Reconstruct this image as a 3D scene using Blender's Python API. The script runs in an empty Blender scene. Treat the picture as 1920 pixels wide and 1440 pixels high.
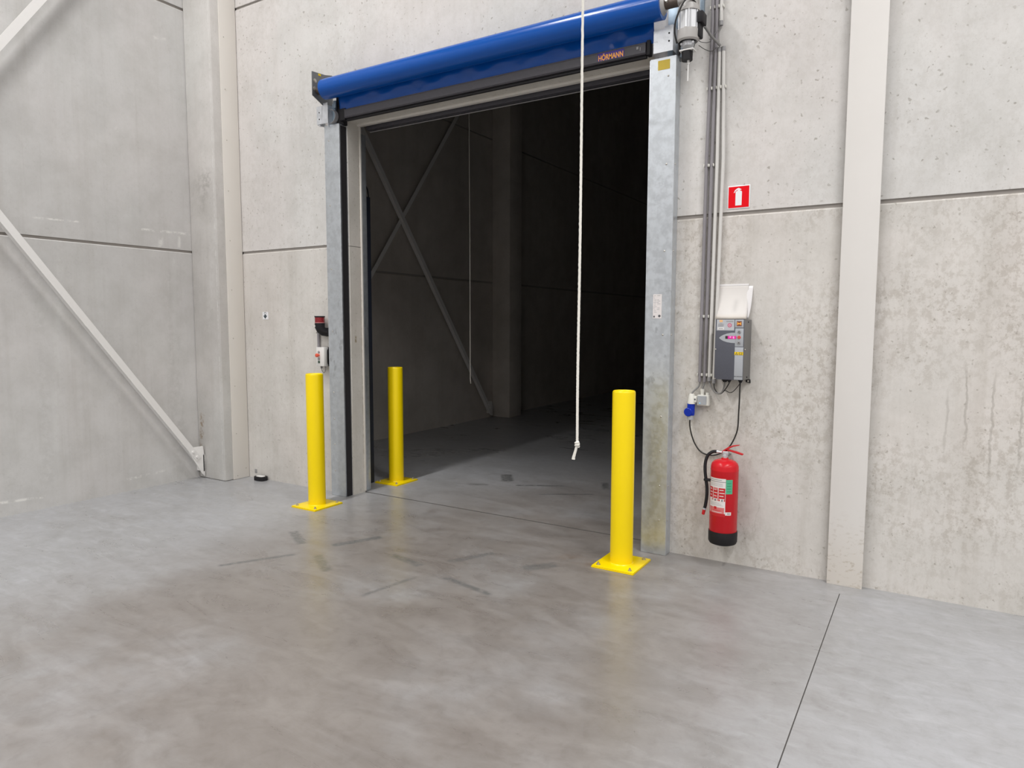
import bpy, bmesh, math, random
from mathutils import Vector, Matrix
R_ = random.Random(7)
C = bpy.context.scene.collection
PI = math.pi

# ---------------------------------------------------------------- camera, world, lights, exposure
FPX, YAW, PITCH, ROLL = 1286.4, .5513, -.0869, .0025
cd = bpy.data.cameras.new('camera'); cam = bpy.data.objects.new('camera', cd); C.objects.link(cam)
cd.sensor_fit = 'HORIZONTAL'; cd.sensor_width = 36.0; cd.lens = 36.0 * FPX / 1920.0
cd.clip_start = .05; cd.clip_end = 200
fw = Vector((-math.sin(YAW)*math.cos(PITCH), math.cos(YAW)*math.cos(PITCH), math.sin(PITCH)))
rt = Vector((math.cos(YAW), math.sin(YAW), 0)); up = rt.cross(fw)
r2 = math.cos(ROLL)*rt + math.sin(ROLL)*up; u2 = -math.sin(ROLL)*rt + math.cos(ROLL)*up
m = Matrix((r2, u2, -fw)).transposed().to_4x4(); m.translation = Vector((0, -4.692, 1.63))
cam.matrix_world = m
sc = bpy.context.scene
sc.camera = cam
w = bpy.data.worlds.new('world'); sc.world = w; w.use_nodes = True
w.node_tree.nodes['Background'].inputs[0].default_value = (.02, .022, .025, 1)
w.node_tree.nodes['Background'].inputs[1].default_value = 0.2
sc.view_settings.view_transform = 'Standard'; sc.view_settings.look = 'None'
sc.view_settings.gamma = 1.0; sc.view_settings.use_curve_mapping = False
sc.view_settings.exposure = 0.0

def lamp_row(x, z, ys, power, col=(1, .988, .978)):
    for y, k in zip(ys, (1., .66, .6, .6)):
        ld = bpy.data.lights.new('hall_lamp', 'AREA'); ld.shape = 'RECTANGLE'
        ld.size = .28; ld.size_y = 2.4; ld.energy = power*k; ld.color = col; ld.spread = 2.7
        o = bpy.data.objects.new('hall_lamp', ld); C.objects.link(o); o.location = (x, y, z)
LAMP_Z = 8.2
lamp_row(-4.5, LAMP_Z, (-3.3, -7.2, -11.1, -15.0), 225)
lamp_row(2.6, LAMP_Z, (-3.3, -7.2, -11.1, -15.0), 265)
lamp_row(9.7, LAMP_Z, (-3.3, -7.2, -11.1, -15.0), 250)

# ---------------------------------------------------------------- mesh helpers
class MB:
    def __init__(s): s.bm = bmesh.new(); s.mi = 0
    def _set(s, faces):
        for f in faces: f.material_index = s.mi
    def poly(s, pts):
        f = s.bm.faces.new([s.bm.verts.new(p) for p in pts]); s._set([f]); return f
    def box(s, a, b, bev=0, seg=2, M=None):
        x0, y0, z0 = a; x1, y1, z1 = b
        t = bmesh.new()
        bmesh.ops.create_cube(t, size=1)
        for v in t.verts:
            v.co = Vector(((x0+x1)/2 + v.co.x*(x1-x0), (y0+y1)/2 + v.co.y*(y1-y0), (z0+z1)/2 + v.co.z*(z1-z0)))
        if bev: bmesh.ops.bevel(t, geom=t.edges[:], offset=bev, segments=seg, profile=.5, affect='EDGES', clamp_overlap=True)
        s.add(t, M)
    def add(s, t, M=None):
        if M is not None: bmesh.ops.transform(t, matrix=M, verts=t.verts[:])
        mp = {v: s.bm.verts.new(v.co) for v in t.verts}
        for f in t.faces:
            try:
                n = s.bm.faces.new([mp[v] for v in f.verts]); n.material_index = s.mi
            except ValueError: pass
        t.free()
    def prism(s, pts, axis, a, b, bev=0):
        """extrude a 2D outline along an axis: 'x' uses (y,z), 'y' uses (x,z), 'z' uses (x,y)"""
        t = bmesh.new()
        def mk(p, d):
            return {'x': (d, p[0], p[1]), 'y': (p[0], d, p[1]), 'z': (p[0], p[1], d)}[axis]
        lo = [t.verts.new(mk(p, a)) for p in pts]; hi = [t.verts.new(mk(p, b)) for p in pts]
        n = len(pts)
        t.faces.new(lo); t.faces.new(hi)
        for i in range(n): t.faces.new((lo[i], lo[(i+1) % n], hi[(i+1) % n], hi[i]))
        bmesh.ops.recalc_face_normals(t, faces=t.faces[:])
        if bev: bmesh.ops.bevel(t, geom=t.edges[:], offset=bev, segments=2, profile=.5, affect='EDGES', clamp_overlap=True)
        s.add(t)
    def tube(s, pts, r, n=12, cap=True):
        pts = [Vector(p) for p in pts]
        rs = r if isinstance(r, (list, tuple)) else [r]*len(pts)
        rings = []
        up = None
        for i, p in enumerate(pts):
            d = (pts[min(i+1, len(pts)-1)] - pts[max(i-1, 0)]).normalized()
            if up is None:
                up = d.cross(Vector((0, 0, 1)) if abs(d.z) < .9 else Vector((1, 0, 0))).normalized()
            up = (up - d*up.dot(d)).normalized()
            sd = d.cross(up)
            rings.append([s.bm.verts.new(p + rs[i]*(math.cos(2*PI*k/n)*up + math.sin(2*PI*k/n)*sd)) for k in range(n)])
        fs = []
        for a, b in zip(rings, rings[1:]):
            for k in range(n): fs.append(s.bm.faces.new((a[k], a[(k+1) % n], b[(k+1) % n], b[k])))
        if cap:
            fs.append(s.bm.faces.new(rings[0][::-1])); fs.append(s.bm.faces.new(rings[-1]))
        s._set(fs)
    def lathe(s, prof, base=(0, 0, 0), n=40, M=None, a0=0, a1=2*PI):
        """prof: list of (r, z); full turn by default"""
        full = abs(a1-a0-2*PI) < 1e-6
        t = bmesh.new()
        cols = n if full else n+1
        rows = []
        for r, z in prof:
            if r < 1e-6 and full:
                v = t.verts.new((base[0], base[1], base[2]+z)); rows.append([v]*cols)
            else:
                rows.append([t.verts.new((base[0]+r*math.cos(a0+(a1-a0)*k/n), base[1]+r*math.sin(a0+(a1-a0)*k/n), base[2]+z)) for k in range(cols)])
        for a, b in zip(rows, rows[1:]):
            for k in range(n):
                k2 = (k+1) % cols
                q = []
                for v in (a[k], a[k2], b[k2], b[k]):
                    if v not in q: q.append(v)
                if len(q) > 2:
                    try: t.faces.new(q)
                    except ValueError: pass
        s.add(t, M)
    def cyl(s, p0, p1, r, n=24, r1=None, bev=0):
        p0, p1 = Vector(p0), Vector(p1); d = p1-p0; L = d.length
        r1 = r if r1 is None else r1
        if bev: prof = [(0, 0), (r-bev, 0), (r, bev), (r1, L-bev), (r1-bev, L), (0, L)]
        else: prof = [(0, 0), (r, 0), (r1, L), (0, L)]
        s.lathe(prof, n=n, M=Matrix.Translation(p0) @ d.to_track_quat('Z', 'Y').to_matrix().to_4x4())
    def ball(s, p, r, n=12, sc=(1, 1, 1)):
        prof = [(r*math.sin(PI*i/n), -r*math.cos(PI*i/n)) for i in range(n+1)]
        s.lathe(prof, n=2*n, M=Matrix.Translation(Vector(p)) @ Matrix.Diagonal((*sc, 1)))
    def build(s, name, mats, parent=None, angle=35, kind=None, label=None):
        me = bpy.data.meshes.new(name)
        bmesh.ops.recalc_face_normals(s.bm, faces=s.bm.faces[:])
        s.bm.to_mesh(me); s.bm.free()
        for mm in (mats if isinstance(mats, (list, tuple)) else [mats]): me.materials.append(mm)
        if me.polygons:
            me.polygons.foreach_set('use_smooth', [True]*len(me.polygons))
            me.set_sharp_from_angle(angle=math.radians(angle))
        o = bpy.data.objects.new(name, me); C.objects.link(o)
        if parent is not None:
            o.parent = parent            # meshes carry world coordinates; only an Empty has an offset
            if parent.type == 'EMPTY':
                off = parent.location + (parent.parent.location if parent.parent else Vector())
                o.matrix_parent_inverse = Matrix.Translation(-off)
        if kind: o['kind'] = kind
        if label: o['label'] = label
        return o

def spline(pts, k=6):
    """smooth Catmull-Rom path through the points"""
    P = [Vector(p) for p in pts]; P = [2*P[0]-P[1]] + P + [2*P[-1]-P[-2]]
    out = []
    for i in range(1, len(P)-2):
        for j in range(k):
            t = j/k; a, b, c, d = P[i-1], P[i], P[i+1], P[i+2]
            out.append(.5*((2*b) + (c-a)*t + (2*a-5*b+4*c-d)*t*t + (3*b-a-3*c+d)*t**3))
    out.append(P[-2]); return out

def thing(name, label, cat, loc=(0, 0, 0), group=None):
    o = bpy.data.objects.new(name, None); C.objects.link(o); o.location = loc
    o.empty_display_size = .1
    return tag(o, label, cat, group)
def tag(o, label, cat, group=None):
    o['label'] = label; o['category'] = cat
    if group: o['group'] = group
    return o

# ---------------------------------------------------------------- material helpers
class NT:
    def __init__(s, name):
        s.m = bpy.data.materials.new(name); s.m.use_nodes = True
        s.t = s.m.node_tree; s.b = s.t.nodes['Principled BSDF']
        s._co = None
    def co(s):
        if s._co is None:
            g = s.t.nodes.new('ShaderNodeTexCoord'); s._co = g.outputs['Object']
        return s._co
    def put(s, sock, v):
        if hasattr(v, 'links') or isinstance(v, bpy.types.NodeSocket): s.t.links.new(v, sock)
        else: sock.default_value = v
    def scaled(s, sc, rot=(0, 0, 0)):
        n = s.t.nodes.new('ShaderNodeMapping'); s.put(n.inputs['Vector'], s.co())
        n.inputs['Scale'].default_value = sc; n.inputs['Rotation'].default_value = rot
        return n.outputs[0]
    def noise(s, scale, detail=4, rough=.55, vec=None, dist=0):
        n = s.t.nodes.new('ShaderNodeTexNoise'); s.put(n.inputs['Vector'], vec if vec is not None else s.co())
        n.inputs['Scale'].default_value = scale; n.inputs['Detail'].default_value = detail
        n.inputs['Roughness'].default_value = rough; n.inputs['Distortion'].default_value = dist
        return n.outputs['Fac']
    def rng(s, v, a, b, c=0., d=1., smooth=True):
        n = s.t.nodes.new('ShaderNodeMapRange'); n.interpolation_type = 'SMOOTHSTEP' if smooth else 'LINEAR'
        s.put(n.inputs[0], v)
        for i, q in enumerate((a, b, c, d)): n.inputs[i+1].default_value = q
        return n.outputs[0]
    def math(s, op, a, b=0., c=None):
        n = s.t.nodes.new('ShaderNodeMath'); n.operation = op
        s.put(n.inputs[0], a); s.put(n.inputs[1], b)
        if c is not None: s.put(n.inputs[2], c)
        return n.outputs[0]
    def mix(s, fac, a, b, mode='MIX'):
        n = s.t.nodes.new('ShaderNodeMix'); n.data_type = 'RGBA'; n.blend_type = mode
        s.put(n.inputs[0], fac)
        for i, q in ((6, a), (7, b)):
            if isinstance(q, (tuple, list)): n.inputs[i].default_value = (*q[:3], 1)
            else: s.put(n.inputs[i], q)
        return n.outputs[2]
    def bump(s, h, strength=.3, dist=.002):
        n = s.t.nodes.new('ShaderNodeBump'); n.inputs['Strength'].default_value = strength
        n.inputs['Distance'].default_value = dist; s.put(n.inputs['Height'], h)
        s.t.links.new(n.outputs[0], s.b.inputs['Normal'])
    def sep(s):
        n = s.t.nodes.new('ShaderNodeSeparateXYZ'); s.put(n.inputs[0], s.co()); return n.outputs
    def rect(s, u, v, cu, cv, ang, hu, hv, soft=.012):
        """mask of a worn, stained or painted-edge rectangle on a plane with coordinates u, v"""
        ca, sa = math.cos(ang), math.sin(ang)
        du = s.math('SUBTRACT', u, cu); dv = s.math('SUBTRACT', v, cv)
        a = s.math('ABSOLUTE', s.math('ADD', s.math('MULTIPLY', du, ca), s.math('MULTIPLY', dv, sa)))
        b = s.math('ABSOLUTE', s.math('SUBTRACT', s.math('MULTIPLY', dv, ca), s.math('MULTIPLY', du, sa)))
        return s.math('MULTIPLY', s.rng(a, hu-soft, hu+soft, 1, 0), s.rng(b, hv-soft, hv+soft, 1, 0))

def simple(name, col, rough=.5, metal=0., var=.06, scale=25, bump=0., spec=None):
    n = NT(name)
    f = n.noise(scale, 3)
    c = n.mix(f, tuple(max(0, x*(1-var)) for x in col), tuple(min(1, x*(1+var)) for x in col))
    n.put(n.b.inputs['Base Color'], c)
    n.b.inputs['Roughness'].default_value = rough; n.b.inputs['Metallic'].default_value = metal
    if spec is not None: n.b.inputs['Specular IOR Level'].default_value = spec
    if bump: n.bump(n.noise(scale*4, 2), bump, .001)
    return n.m

def concrete(name, base, streak=.12, mott=.12, pore=.5, pink=.5, along='x', rough=.75, cracks=0., blot=None, scratch_and_edge=(), drips=0., pore_scale=46):
    n = NT(name)
    big = n.noise(.55, 5, .6)
    mid = n.noise(3.2, 5, .65)
    fine = n.noise(38, 4, .7)
    st = n.noise(1, 4, .6, vec=n.scaled((7, 7, .22)))
    st2 = n.noise(1, 3, .6, vec=n.scaled((34, 34, .9)))
    dark = tuple(x*(1-mott*1.5) for x in base); light = tuple(min(1, x*(1+mott*.8)) for x in base)
    c = n.mix(n.rng(big, .3, .7), dark, light)
    c = n.mix(n.rng(mid, .35, .72), c, n.mix(1., c, (.90, .90, .89), 'MULTIPLY'))
    tint = n.mix(n.rng(n.noise(.9, 3, .5, vec=n.scaled((1, 1, .6))), .42, .62), (.985, 1.0, .985), (1.0, .965, .945))
    c = n.mix(pink, c, n.mix(1., c, tint, 'MULTIPLY'))
    c = n.mix(n.math('MULTIPLY', n.rng(st, .45, .75), streak*2.2), c, n.mix(1., c, (.80, .78, .75), 'MULTIPLY'))
    c = n.mix(n.math('MULTIPLY', n.rng(st2, .52, .8), streak*1.4), c, n.mix(1., c, (.82, .81, .79), 'MULTIPLY'))
    c = n.mix(n.math('MULTIPLY', n.rng(fine, .35, .8), .35), c, n.mix(1., c, (.88, .87, .86), 'MULTIPLY'))
    po = n.noise(pore_scale, 1, .4)
    pm = n.math('MULTIPLY', n.rng(po, .665, .72), n.rng(n.noise(5, 2), .35, .6))
    c = n.mix(n.math('MULTIPLY', pm, pore), c, n.mix(1., c, (.62, .60, .57), 'MULTIPLY'))
    po2 = n.noise(95, 2, .5)
    pm2 = n.math('MULTIPLY', n.rng(po2, .60, .70), n.rng(n.noise(3.5, 3), .38, .62, .25, 1))
    c = n.mix(n.math('MULTIPLY', pm2, pore*.6), c, n.mix(1., c, (.78, .765, .75), 'MULTIPLY'))
    if blot:   # blotchy laitance on the older lower panels
        bl = n.math('MULTIPLY', n.rng(n.noise(21, 6, .78, vec=n.scaled((1, 1, .8))), .46, .58), n.rng(n.noise(1.3, 3), .36, .60, .12, 1))
        if drips: bl = n.math('MULTIPLY', bl, n.rng(n.sep()[0], -4.5, -1.2, .25, 1))
        c = n.mix(n.math('MULTIPLY', bl, blot), c, n.mix(1., c, (.81, .79, .765), 'MULTIPLY'))
        wl_ = n.math('MULTIPLY', n.rng(n.noise(26, 5, .8), .55, .68), n.rng(n.noise(1.7, 3), .5, .62))
        c = n.mix(n.math('MULTIPLY', wl_, blot*.5), c, n.mix(1., c, (1.10, 1.10, 1.10), 'MULTIPLY'))
    if drips:   # run-down marks on the panel right of the pilaster
        s = n.sep(); lines = None
        for (x, zt, zb, k) in ((.08, 1.30, .75, .7), (.17, 1.45, .80, 1.), (.30, 1.40, .62, 1.), (.43, 1.35, .70, 1.), (.52, 1.42, .55, 1.), (.60, 1.2, .7, .8), (.71, 1.5, .5, .9), (.86, 1.4, .6, .9), (-.88, 1.55, 1.12, .35), (-1.13, 3.62, 2.62, .0)):
            xx = n.math('ADD', s[0], n.math('MULTIPLY', n.math('SUBTRACT', n.noise(9, 3, .6), .5), .05))
            ln = n.rng(n.math('ABSOLUTE', n.math('SUBTRACT', xx, x)), .003, .008, 1, 0)
            ln = n.math('MULTIPLY', ln, n.math('MULTIPLY', n.rng(s[2], zb, zb+.3), n.rng(s[2], zt-.15, zt, k, 0)))
            lines = ln if lines is None else n.math('MAXIMUM', lines, ln)
        c = n.mix(n.math('MULTIPLY', lines, drips*.7), c, n.mix(1., c, (.66, .65, .63), 'MULTIPLY'))
    if cracks:
        s = n.sep()
        wob = n.noise(2.2, 4, .6)
        hor = s[0] if along == 'x' else s[1]
        ph = n.math('ADD', n.math('MULTIPLY', hor, 3.1), n.math('MULTIPLY', wob, .9))
        fr = n.math('ABSOLUTE', n.math('SUBTRACT', n.math('FRACT', ph), .5))
        cm = n.math('MULTIPLY', n.rng(fr, .004, .016, 1, 0), n.rng(n.noise(1.3, 3, vec=n.scaled((2.2, 2.2, .8))), .5, .62))
        c = n.mix(n.math('MULTIPLY', cm, cracks), c, n.mix(1., c, (.62, .60, .57), 'MULTIPLY'))
    if scratch_and_edge:
        s = n.sep(); u = s[0] if along == 'x' else s[1]
        for (cu, cv, an, hu, hv, k, col) in scratch_and_edge:
            r = n.rect(u, s[2], cu, cv, an, hu, hv, hv*.9)
            r = n.math('MULTIPLY', r, n.rng(n.noise(14, 4, .7), .4, .6))
            c = n.mix(n.math('MULTIPLY', r, k), c, col)
    n.put(n.b.inputs['Base Color'], c)
    n.b.inputs['Roughness'].default_value = rough
    n.b.inputs['Specular IOR Level'].default_value = .3
    n.bump(n.math('ADD', n.math('MULTIPLY', fine, .5), n.math('MULTIPLY', pm, -1.2)), .25, .0015)
    return n.m

# floor: polished power-floated concrete
def floor_material():
    n = NT('floor_concrete'); s = n.sep()
    big = n.noise(.5, 5, .6, dist=.6)
    st = n.noise(1, 6, .65, vec=n.scaled((1.3, 3.6, 1), (0, 0, .5)), dist=1.2)
    st2 = n.noise(1, 7, .72, vec=n.scaled((7, 2.6, 1), (0, 0, -.3)), dist=1.6)
    st3 = n.noise(1, 6, .7, vec=n.scaled((4.5, 13, 1), (0, 0, .35)), dist=.9)
    fine = n.noise(60, 3, .7)
    c = n.mix(n.rng(big, .32, .68), (.292, .290, .289), (.352, .353, .363))
    c = n.mix(n.math('MULTIPLY', n.rng(st, .36, .70), .32), c, (.41, .42, .445))
    c = n.mix(n.math('MULTIPLY', n.rng(st2, .5, .78), .28), c, (.24, .231, .221))
    c = n.mix(n.math('MULTIPLY', n.rng(st3, .46, .74), .5), c, (.445, .45, .468))
    c = n.mix(n.math('MULTIPLY', n.rng(st3, .28, .48, 1, 0), .26), c, (.235, .230, .228))
    # trafficked lane in front of the opening: browner dust
    u = n.math('MULTIPLY', n.math('ADD', s[0], 2.5), .42); v = n.math('MULTIPLY', n.math('ADD', s[1], 2.2), .20)
    d2 = n.math('ADD', n.math('MULTIPLY', u, u), n.math('MULTIPLY', v, v))
    lane = n.math('MULTIPLY', n.rng(d2, .15, 1.15, 1, 0), n.rng(n.noise(1.1, 4, .6), .12, .58))
    c = n.mix(n.math('MULTIPLY', lane, .9), c, n.mix(n.rng(st, .35, .7), (.183, .160, .143), (.236, .212, .193)))
    # dark oily spots by the threshold
    spots = n.math('MULTIPLY', n.rng(n.noise(2.6, 4, .6), .58, .72), n.rng(n.math('ABSOLUTE', n.math('ADD', s[1], .35)), .3, 1.0, 1, 0))
    spots = n.math('MULTIPLY', spots, n.rng(n.math('ABSOLUTE', n.math('ADD', s[0], 2.7)), 1.0, 2.0, 1, 0))
    c = n.mix(n.math('MULTIPLY', spots, .6), c, (.17, .15, .135))
    mot = n.noise(13, 5, .7, dist=.5)
    c = n.mix(n.math('MULTIPLY', n.rng(mot, .38, .66), .30), c, n.mix(1., c, (1.16, 1.165, 1.18), 'MULTIPLY'))
    c = n.mix(n.math('MULTIPLY', n.rng(mot, .30, .50, 1, 0), .35), c, n.mix(1., c, (.80, .785, .77), 'MULTIPLY'))
    c = n.mix(n.math('MULTIPLY', n.rng(fine, .55, .8), .35), c, n.mix(1., c, (.84, .83, .82), 'MULTIPLY'))
    c = n.mix(n.math('MULTIPLY', n.rng(n.noise(30, 1), .80, .83), .5), c, (.16, .15, .14))
    # tyre scuffs
    wear = n.rng(n.noise(22, 4, .7), .25, .6)
    for (cx, cy, an, hu, hv, k) in (
        (-4.082, -1.182, -.527, .175, .035, .55), (-3.630, -1.006, 1.112, .19, .034, .62), (-3.920, -1.672, 1.040, .25, .020, .6),
        (-3.495, -1.480, -.539, .175, .034, .5), (-3.050, -1.133, -.213, .165, .030, .52), (-2.694, -.843, 1.113, .18, .030, .4),
        (-2.825, -1.551, 1.385, .21, .016, .42), (-2.419, -1.290, -.189, .205, .022, .5), (-3.810, 1.411, -.967, .16, .060, .6),
        (-3.343, 1.285, .512, .24, .022, .75), (-2.950, 1.110, .560, .26, .016, .7), (-2.772, 1.629, -1.105, .15, .035, .6),
        (-3.9, 1.0, .4, .10, .03, .4), (-2.2, -.75, .9, .12, .05, .4)):
        mk = n.math('MULTIPLY', n.rect(s[0], s[1], cx, cy, an, hu, hv, .018), wear)
        c = n.mix(n.math('MULTIPLY', mk, min(.95, k*1.6)), c, (.125, .128, .126))
    # rusty scrape beside the right bollard's plate
    mk = n.math('MULTIPLY', n.rect(s[0], s[1], -2.02, -.50, -.2, .16, .06, .06), n.rng(n.noise(7, 4), .35, .6))
    c = n.mix(n.math('MULTIPLY', mk, .6), c, (.17, .125, .095))
    n.put(n.b.inputs['Base Color'], c)
    n.put(n.b.inputs['Roughness'], n.rng(n.math('ADD', n.math('MULTIPLY', st, .6), n.math('MULTIPLY', big, .4)), .3, .7, .25, .37))
    n.b.inputs['Specular IOR Level'].default_value = .5
    n.bump(n.math('ADD', n.noise(2.5, 3), n.math('MULTIPLY', fine, .05)), .06, .004)
    return n.m

def galvanised(name, col=(.60, .635, .67), rough=.38, metal=.75, smudge=True):
    n = NT(name)
    sp = n.noise(26, 3, .6); big = n.noise(2.2, 4, .6, vec=n.scaled((1, 1, .5)))
    c = n.mix(n.rng(sp, .35, .65), tuple(x*.93 for x in col), tuple(min(1, x*1.06) for x in col))
    c = n.mix(n.math('MULTIPLY', n.rng(big, .45, .7), .18), c, tuple(x*.86 for x in col))
    if smudge:
        sm = n.noise(9, 3, .6, vec=n.scaled((1.6, 1.6, 1)))
        zz = n.sep()[2]
        band = n.rng(n.math('ABSOLUTE', n.math('SUBTRACT', zz, 1.5)), .25, .75, 1, 0)
        c = n.mix(n.math('MULTIPLY', n.math('MULTIPLY', n.rng(sm, .60, .70), band), .45), c, tuple(x*.5 for x in col))
        # worn dull seam of tape high on the post
        seam = n.math('MULTIPLY', n.rng(n.math('ABSOLUTE', n.math('SUBTRACT', zz, 3.00)), .0, .045, 1, 0), n.rng(n.noise(12, 3), .4, .6))
        c = n.mix(n.math('MULTIPLY', seam, .4), c, tuple(x*.6 for x in col))
    n.put(n.b.inputs['Base Color'], c)
    n.b.inputs['Metallic'].default_value = metal
    n.put(n.b.inputs['Roughness'], n.rng(sp, .3, .7, rough-.05, rough+.07))
    return n.m

WHITE_SCR = (.78, .77, .74)
m_up = concrete('wall_concrete_upper', (.700, .682, .668), streak=.10, mott=.05, pore=.9, pink=.5, blot=.3, pore_scale=34)
m_lo = concrete('wall_concrete_lower', (.680, .652, .622), streak=.20, mott=.06, pore=.7, pink=.35, cracks=.22, blot=1., pore_scale=40, drips=.9)
m_left = concrete('wall_concrete_left', (.605, .595, .586), streak=.16, mott=.06, pore=.10, pink=.25, along='y', rough=.6,
    scratch_and_edge=((-.87, .126, .05, .20, .010, 1., WHITE_SCR), (-2.0, .116, -.06, .22, .010, 1., WHITE_SCR), (-.55, 2.546, .02, .26, .010, .9, WHITE_SCR),
             (-1.57, 2.535, .03, .20, .007, .8, WHITE_SCR), (-.54, 4.42, .2, .07, .014, .6, WHITE_SCR), (-1.01, 3.44, 1.2, .014, .02, 1., WHITE_SCR),
             (-.62, 2.43, 1.4, .05, .02, .7, WHITE_SCR), (-.42, 2.46, 1.5, .06, .015, .6, WHITE_SCR), (-.5, 1.75, 1.55, .55, .02, .35, (.66, .66, .64)),
             (-1.75, 1.2, 1.57, 1.0, .05, .3, (.44, .43, .41)), (-.52, 1.1, 1.57, 1.1, .07, .35, (.42, .41, .39)), (-1.62, 1.35, 1.5, .85, .03, .35, (.65, .65, .63))))
m_col = concrete('column_concrete', (.62, .606, .588), streak=.12, mott=.10, pore=.2, pink=.4,
    scratch_and_edge=((-6.214, 2.3, 1.57, 2.6, .005, .7, (.72, .71, .69)), (-6.56, .40, 1.5, .28, .028, .85, (.30, .20, .11)), (-6.38, 3.05, .5, .13, .10, .5, (.36, .34, .32)), (-6.35, 2.95, 1.2, .2, .05, .45, (.36, .34, .32)),  # first entry paints the chamfer's bright edge line into the colour
             (-6.30, 2.1, 1.4, .6, .04, .35, (.64, .63, .61)), (-6.3, .9, 1.5, .5, .03, .35, (.64, .63, .61))))
m_jamb = concrete('jamb_concrete', (.68, .645, .60), streak=.12, mott=.06, pore=.5, pink=.7,
    along='y', scratch_and_edge=((.060, 1.51, 1.57, .055, .010, 1., (.26, .20, .10)), (.100, .03, .6, .012, .014, 1., (.02, .02, .02)), (.145, 1.7, 1.57, 1.5, .010, .5, (.40, .35, .28))))
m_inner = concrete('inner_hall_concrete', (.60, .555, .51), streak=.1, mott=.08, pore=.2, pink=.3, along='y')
m_joint = simple('joint_mortar', (.34, .315, .29), .9)
m_floor = floor_material()
m_cut = simple('saw_cut_filler', (.075, .07, .065), .9)
m_ceil = simple('ceiling_sheet', (.60, .60, .60), .6)
m_cream = simple('cream_steel_paint', (.76, .725, .675), .42, var=.015, scale=4)
def pil_mat():
    n = NT('cream_pilaster_paint'); z = n.sep()[2]
    c = n.mix(n.noise(3, 3), (.745, .72, .69), (.785, .76, .73))
    dirt = n.math('MULTIPLY', n.rng(z, .05, .55, 1, 0), n.rng(n.noise(26, 4, .6, vec=n.scaled((1, 1, 1.6))), .55, .66))
    c = n.mix(n.math('MULTIPLY', dirt, .65), c, (.42, .36, .28))
    c = n.mix(n.math('MULTIPLY', n.rng(z, 0, .5, 1, 0), .35), c, (.68, .60, .49))
    n.put(n.b.inputs['Base Color'], c); n.b.inputs['Roughness'].default_value = .5
    return n.m
m_pil = pil_mat()
m_brace = simple('white_brace_paint', (.80, .785, .765), .4, var=.02)
m_galv = galvanised('galvanised_post')
m_plate = galvanised('galvanised_plate', (.66, .68, .71), .42, .6, False)
m_dplate = galvanised('dark_galvanised_plate', (.22, .225, .23), .5, .6, False)
m_black = simple('black_rubber', (.013, .012, .014), .55, spec=.3)
m_brush = simple('black_brush_seal', (.018, .016, .018), .8, var=.3, scale=90)
m_rail = simple('charcoal_rail', (.055, .052, .062), .45, var=.15, scale=40)
m_blue = simple('blue_pvc_curtain', (.0015, .078, .375), .20, var=.05, scale=5, spec=.35)
m_yellow = simple('yellow_paint', (.93, .69, .001), .33, var=.02, scale=3, spec=.35)
m_steel = simple('zinc_bolt', (.55, .52, .47), .35, .8)
m_orange = simple('orange_letters', (.95, .42, .06), .5, var=.02)
m_purple = simple('violet_backing', (.045, .022, .24), .5, var=.05)
m_white = simple('white_plastic', (.76, .75, .73), .4, var=.02)
m_offw = simple('ivory_plastic', (.72, .71, .66), .45, var=.02)
m_lgrey = simple('light_grey_plastic', (.40, .42, .45), .4, var=.02)
m_mgrey = simple('grey_plastic', (.30, .295, .30), .5, var=.04)
m_dgrey = simple('anthracite_box_paint', (.088, .092, .115), .5, var=.12, scale=120)
m_dgrey2 = simple('grey_box_side_paint', (.155, .15, .145), .5, var=.10, scale=120)
m_pipe_d = simple('dark_grey_conduit', (.25, .235, .25), .45, var=.06)
m_pipe_l = simple('light_grey_conduit', (.64, .625, .60), .45, var=.03)
m_cable = simple('black_cable', (.020, .019, .018), .45)
m_gcable = simple('grey_cable', (.22, .215, .21), .5)
m_red = simple('red_paint', (.58, .012, .020), .25, var=.03, scale=3, spec=.3)
m_redp = simple('red_plastic', (.52, .02, .025), .4, spec=.3)
m_signred = simple('sign_red', (.78, .004, .012), .4, var=.01, spec=.15)
m_signw = simple('sign_white', (.84, .84, .86), .4, var=.01)
m_label_w = simple('label_white', (.74, .70, .69), .5, var=.04)
m_label_p = simple('label_pink', (.62, .16, .16), .5, var=.1)
m_green = simple('label_green', (.08, .42, .24), .5, var=.1)
m_ink = simple('label_ink', (.10, .10, .11), .6)
m_greyink = simple('grey_print', (.36, .36, .37), .6)
m_ylab = simple('yellow_label', (.62, .45, .04), .5, var=.08)
m_ylab2 = simple('warning_yellow', (.86, .60, .0), .5, var=.02)
m_pblue = simple('blue_plug_plastic', (.006, .03, .38), .3, var=.05, spec=.25)
m_paper = simple('paper', (.82, .80, .80), .7, var=.02)
def sleeve_mat():
    n = NT('milky_sleeve'); 
    c = n.mix(n.noise(7, 3), (.70, .67, .64), (.78, .75, .72)); s = n.sep()
    r = n.rect(s[0], s[2], -1.135, 1.755, 1.45, .04, .012, .02)
    c = n.mix(n.math('MULTIPLY', r, .5), c, (.50, .48, .46))
    c = n.mix(n.math('MULTIPLY', n.rng(s[2], 1.67, 1.71, 1, 0), .35), c, (.68, .58, .45))
    n.put(n.b.inputs['Base Color'], c); n.b.inputs['Roughness'].default_value = .5
    return n.m
m_sleeve = sleeve_mat()
m_alu = simple('motor_aluminium', (.66, .67, .69), .32, .55, var=.05)
m_mot = simple('motor_grey_paint', (.43, .415, .40), .4, var=.05)
m_shaft = simple('brown_shaft_steel', (.10, .075, .06), .5, .3, var=.2)
m_bracket = simple('blue_grey_steel', (.30, .38, .46), .4, .4, var=.08)
m_rope = simple('white_rope', (.74, .72, .66), .8, var=.12, scale=160)
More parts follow.
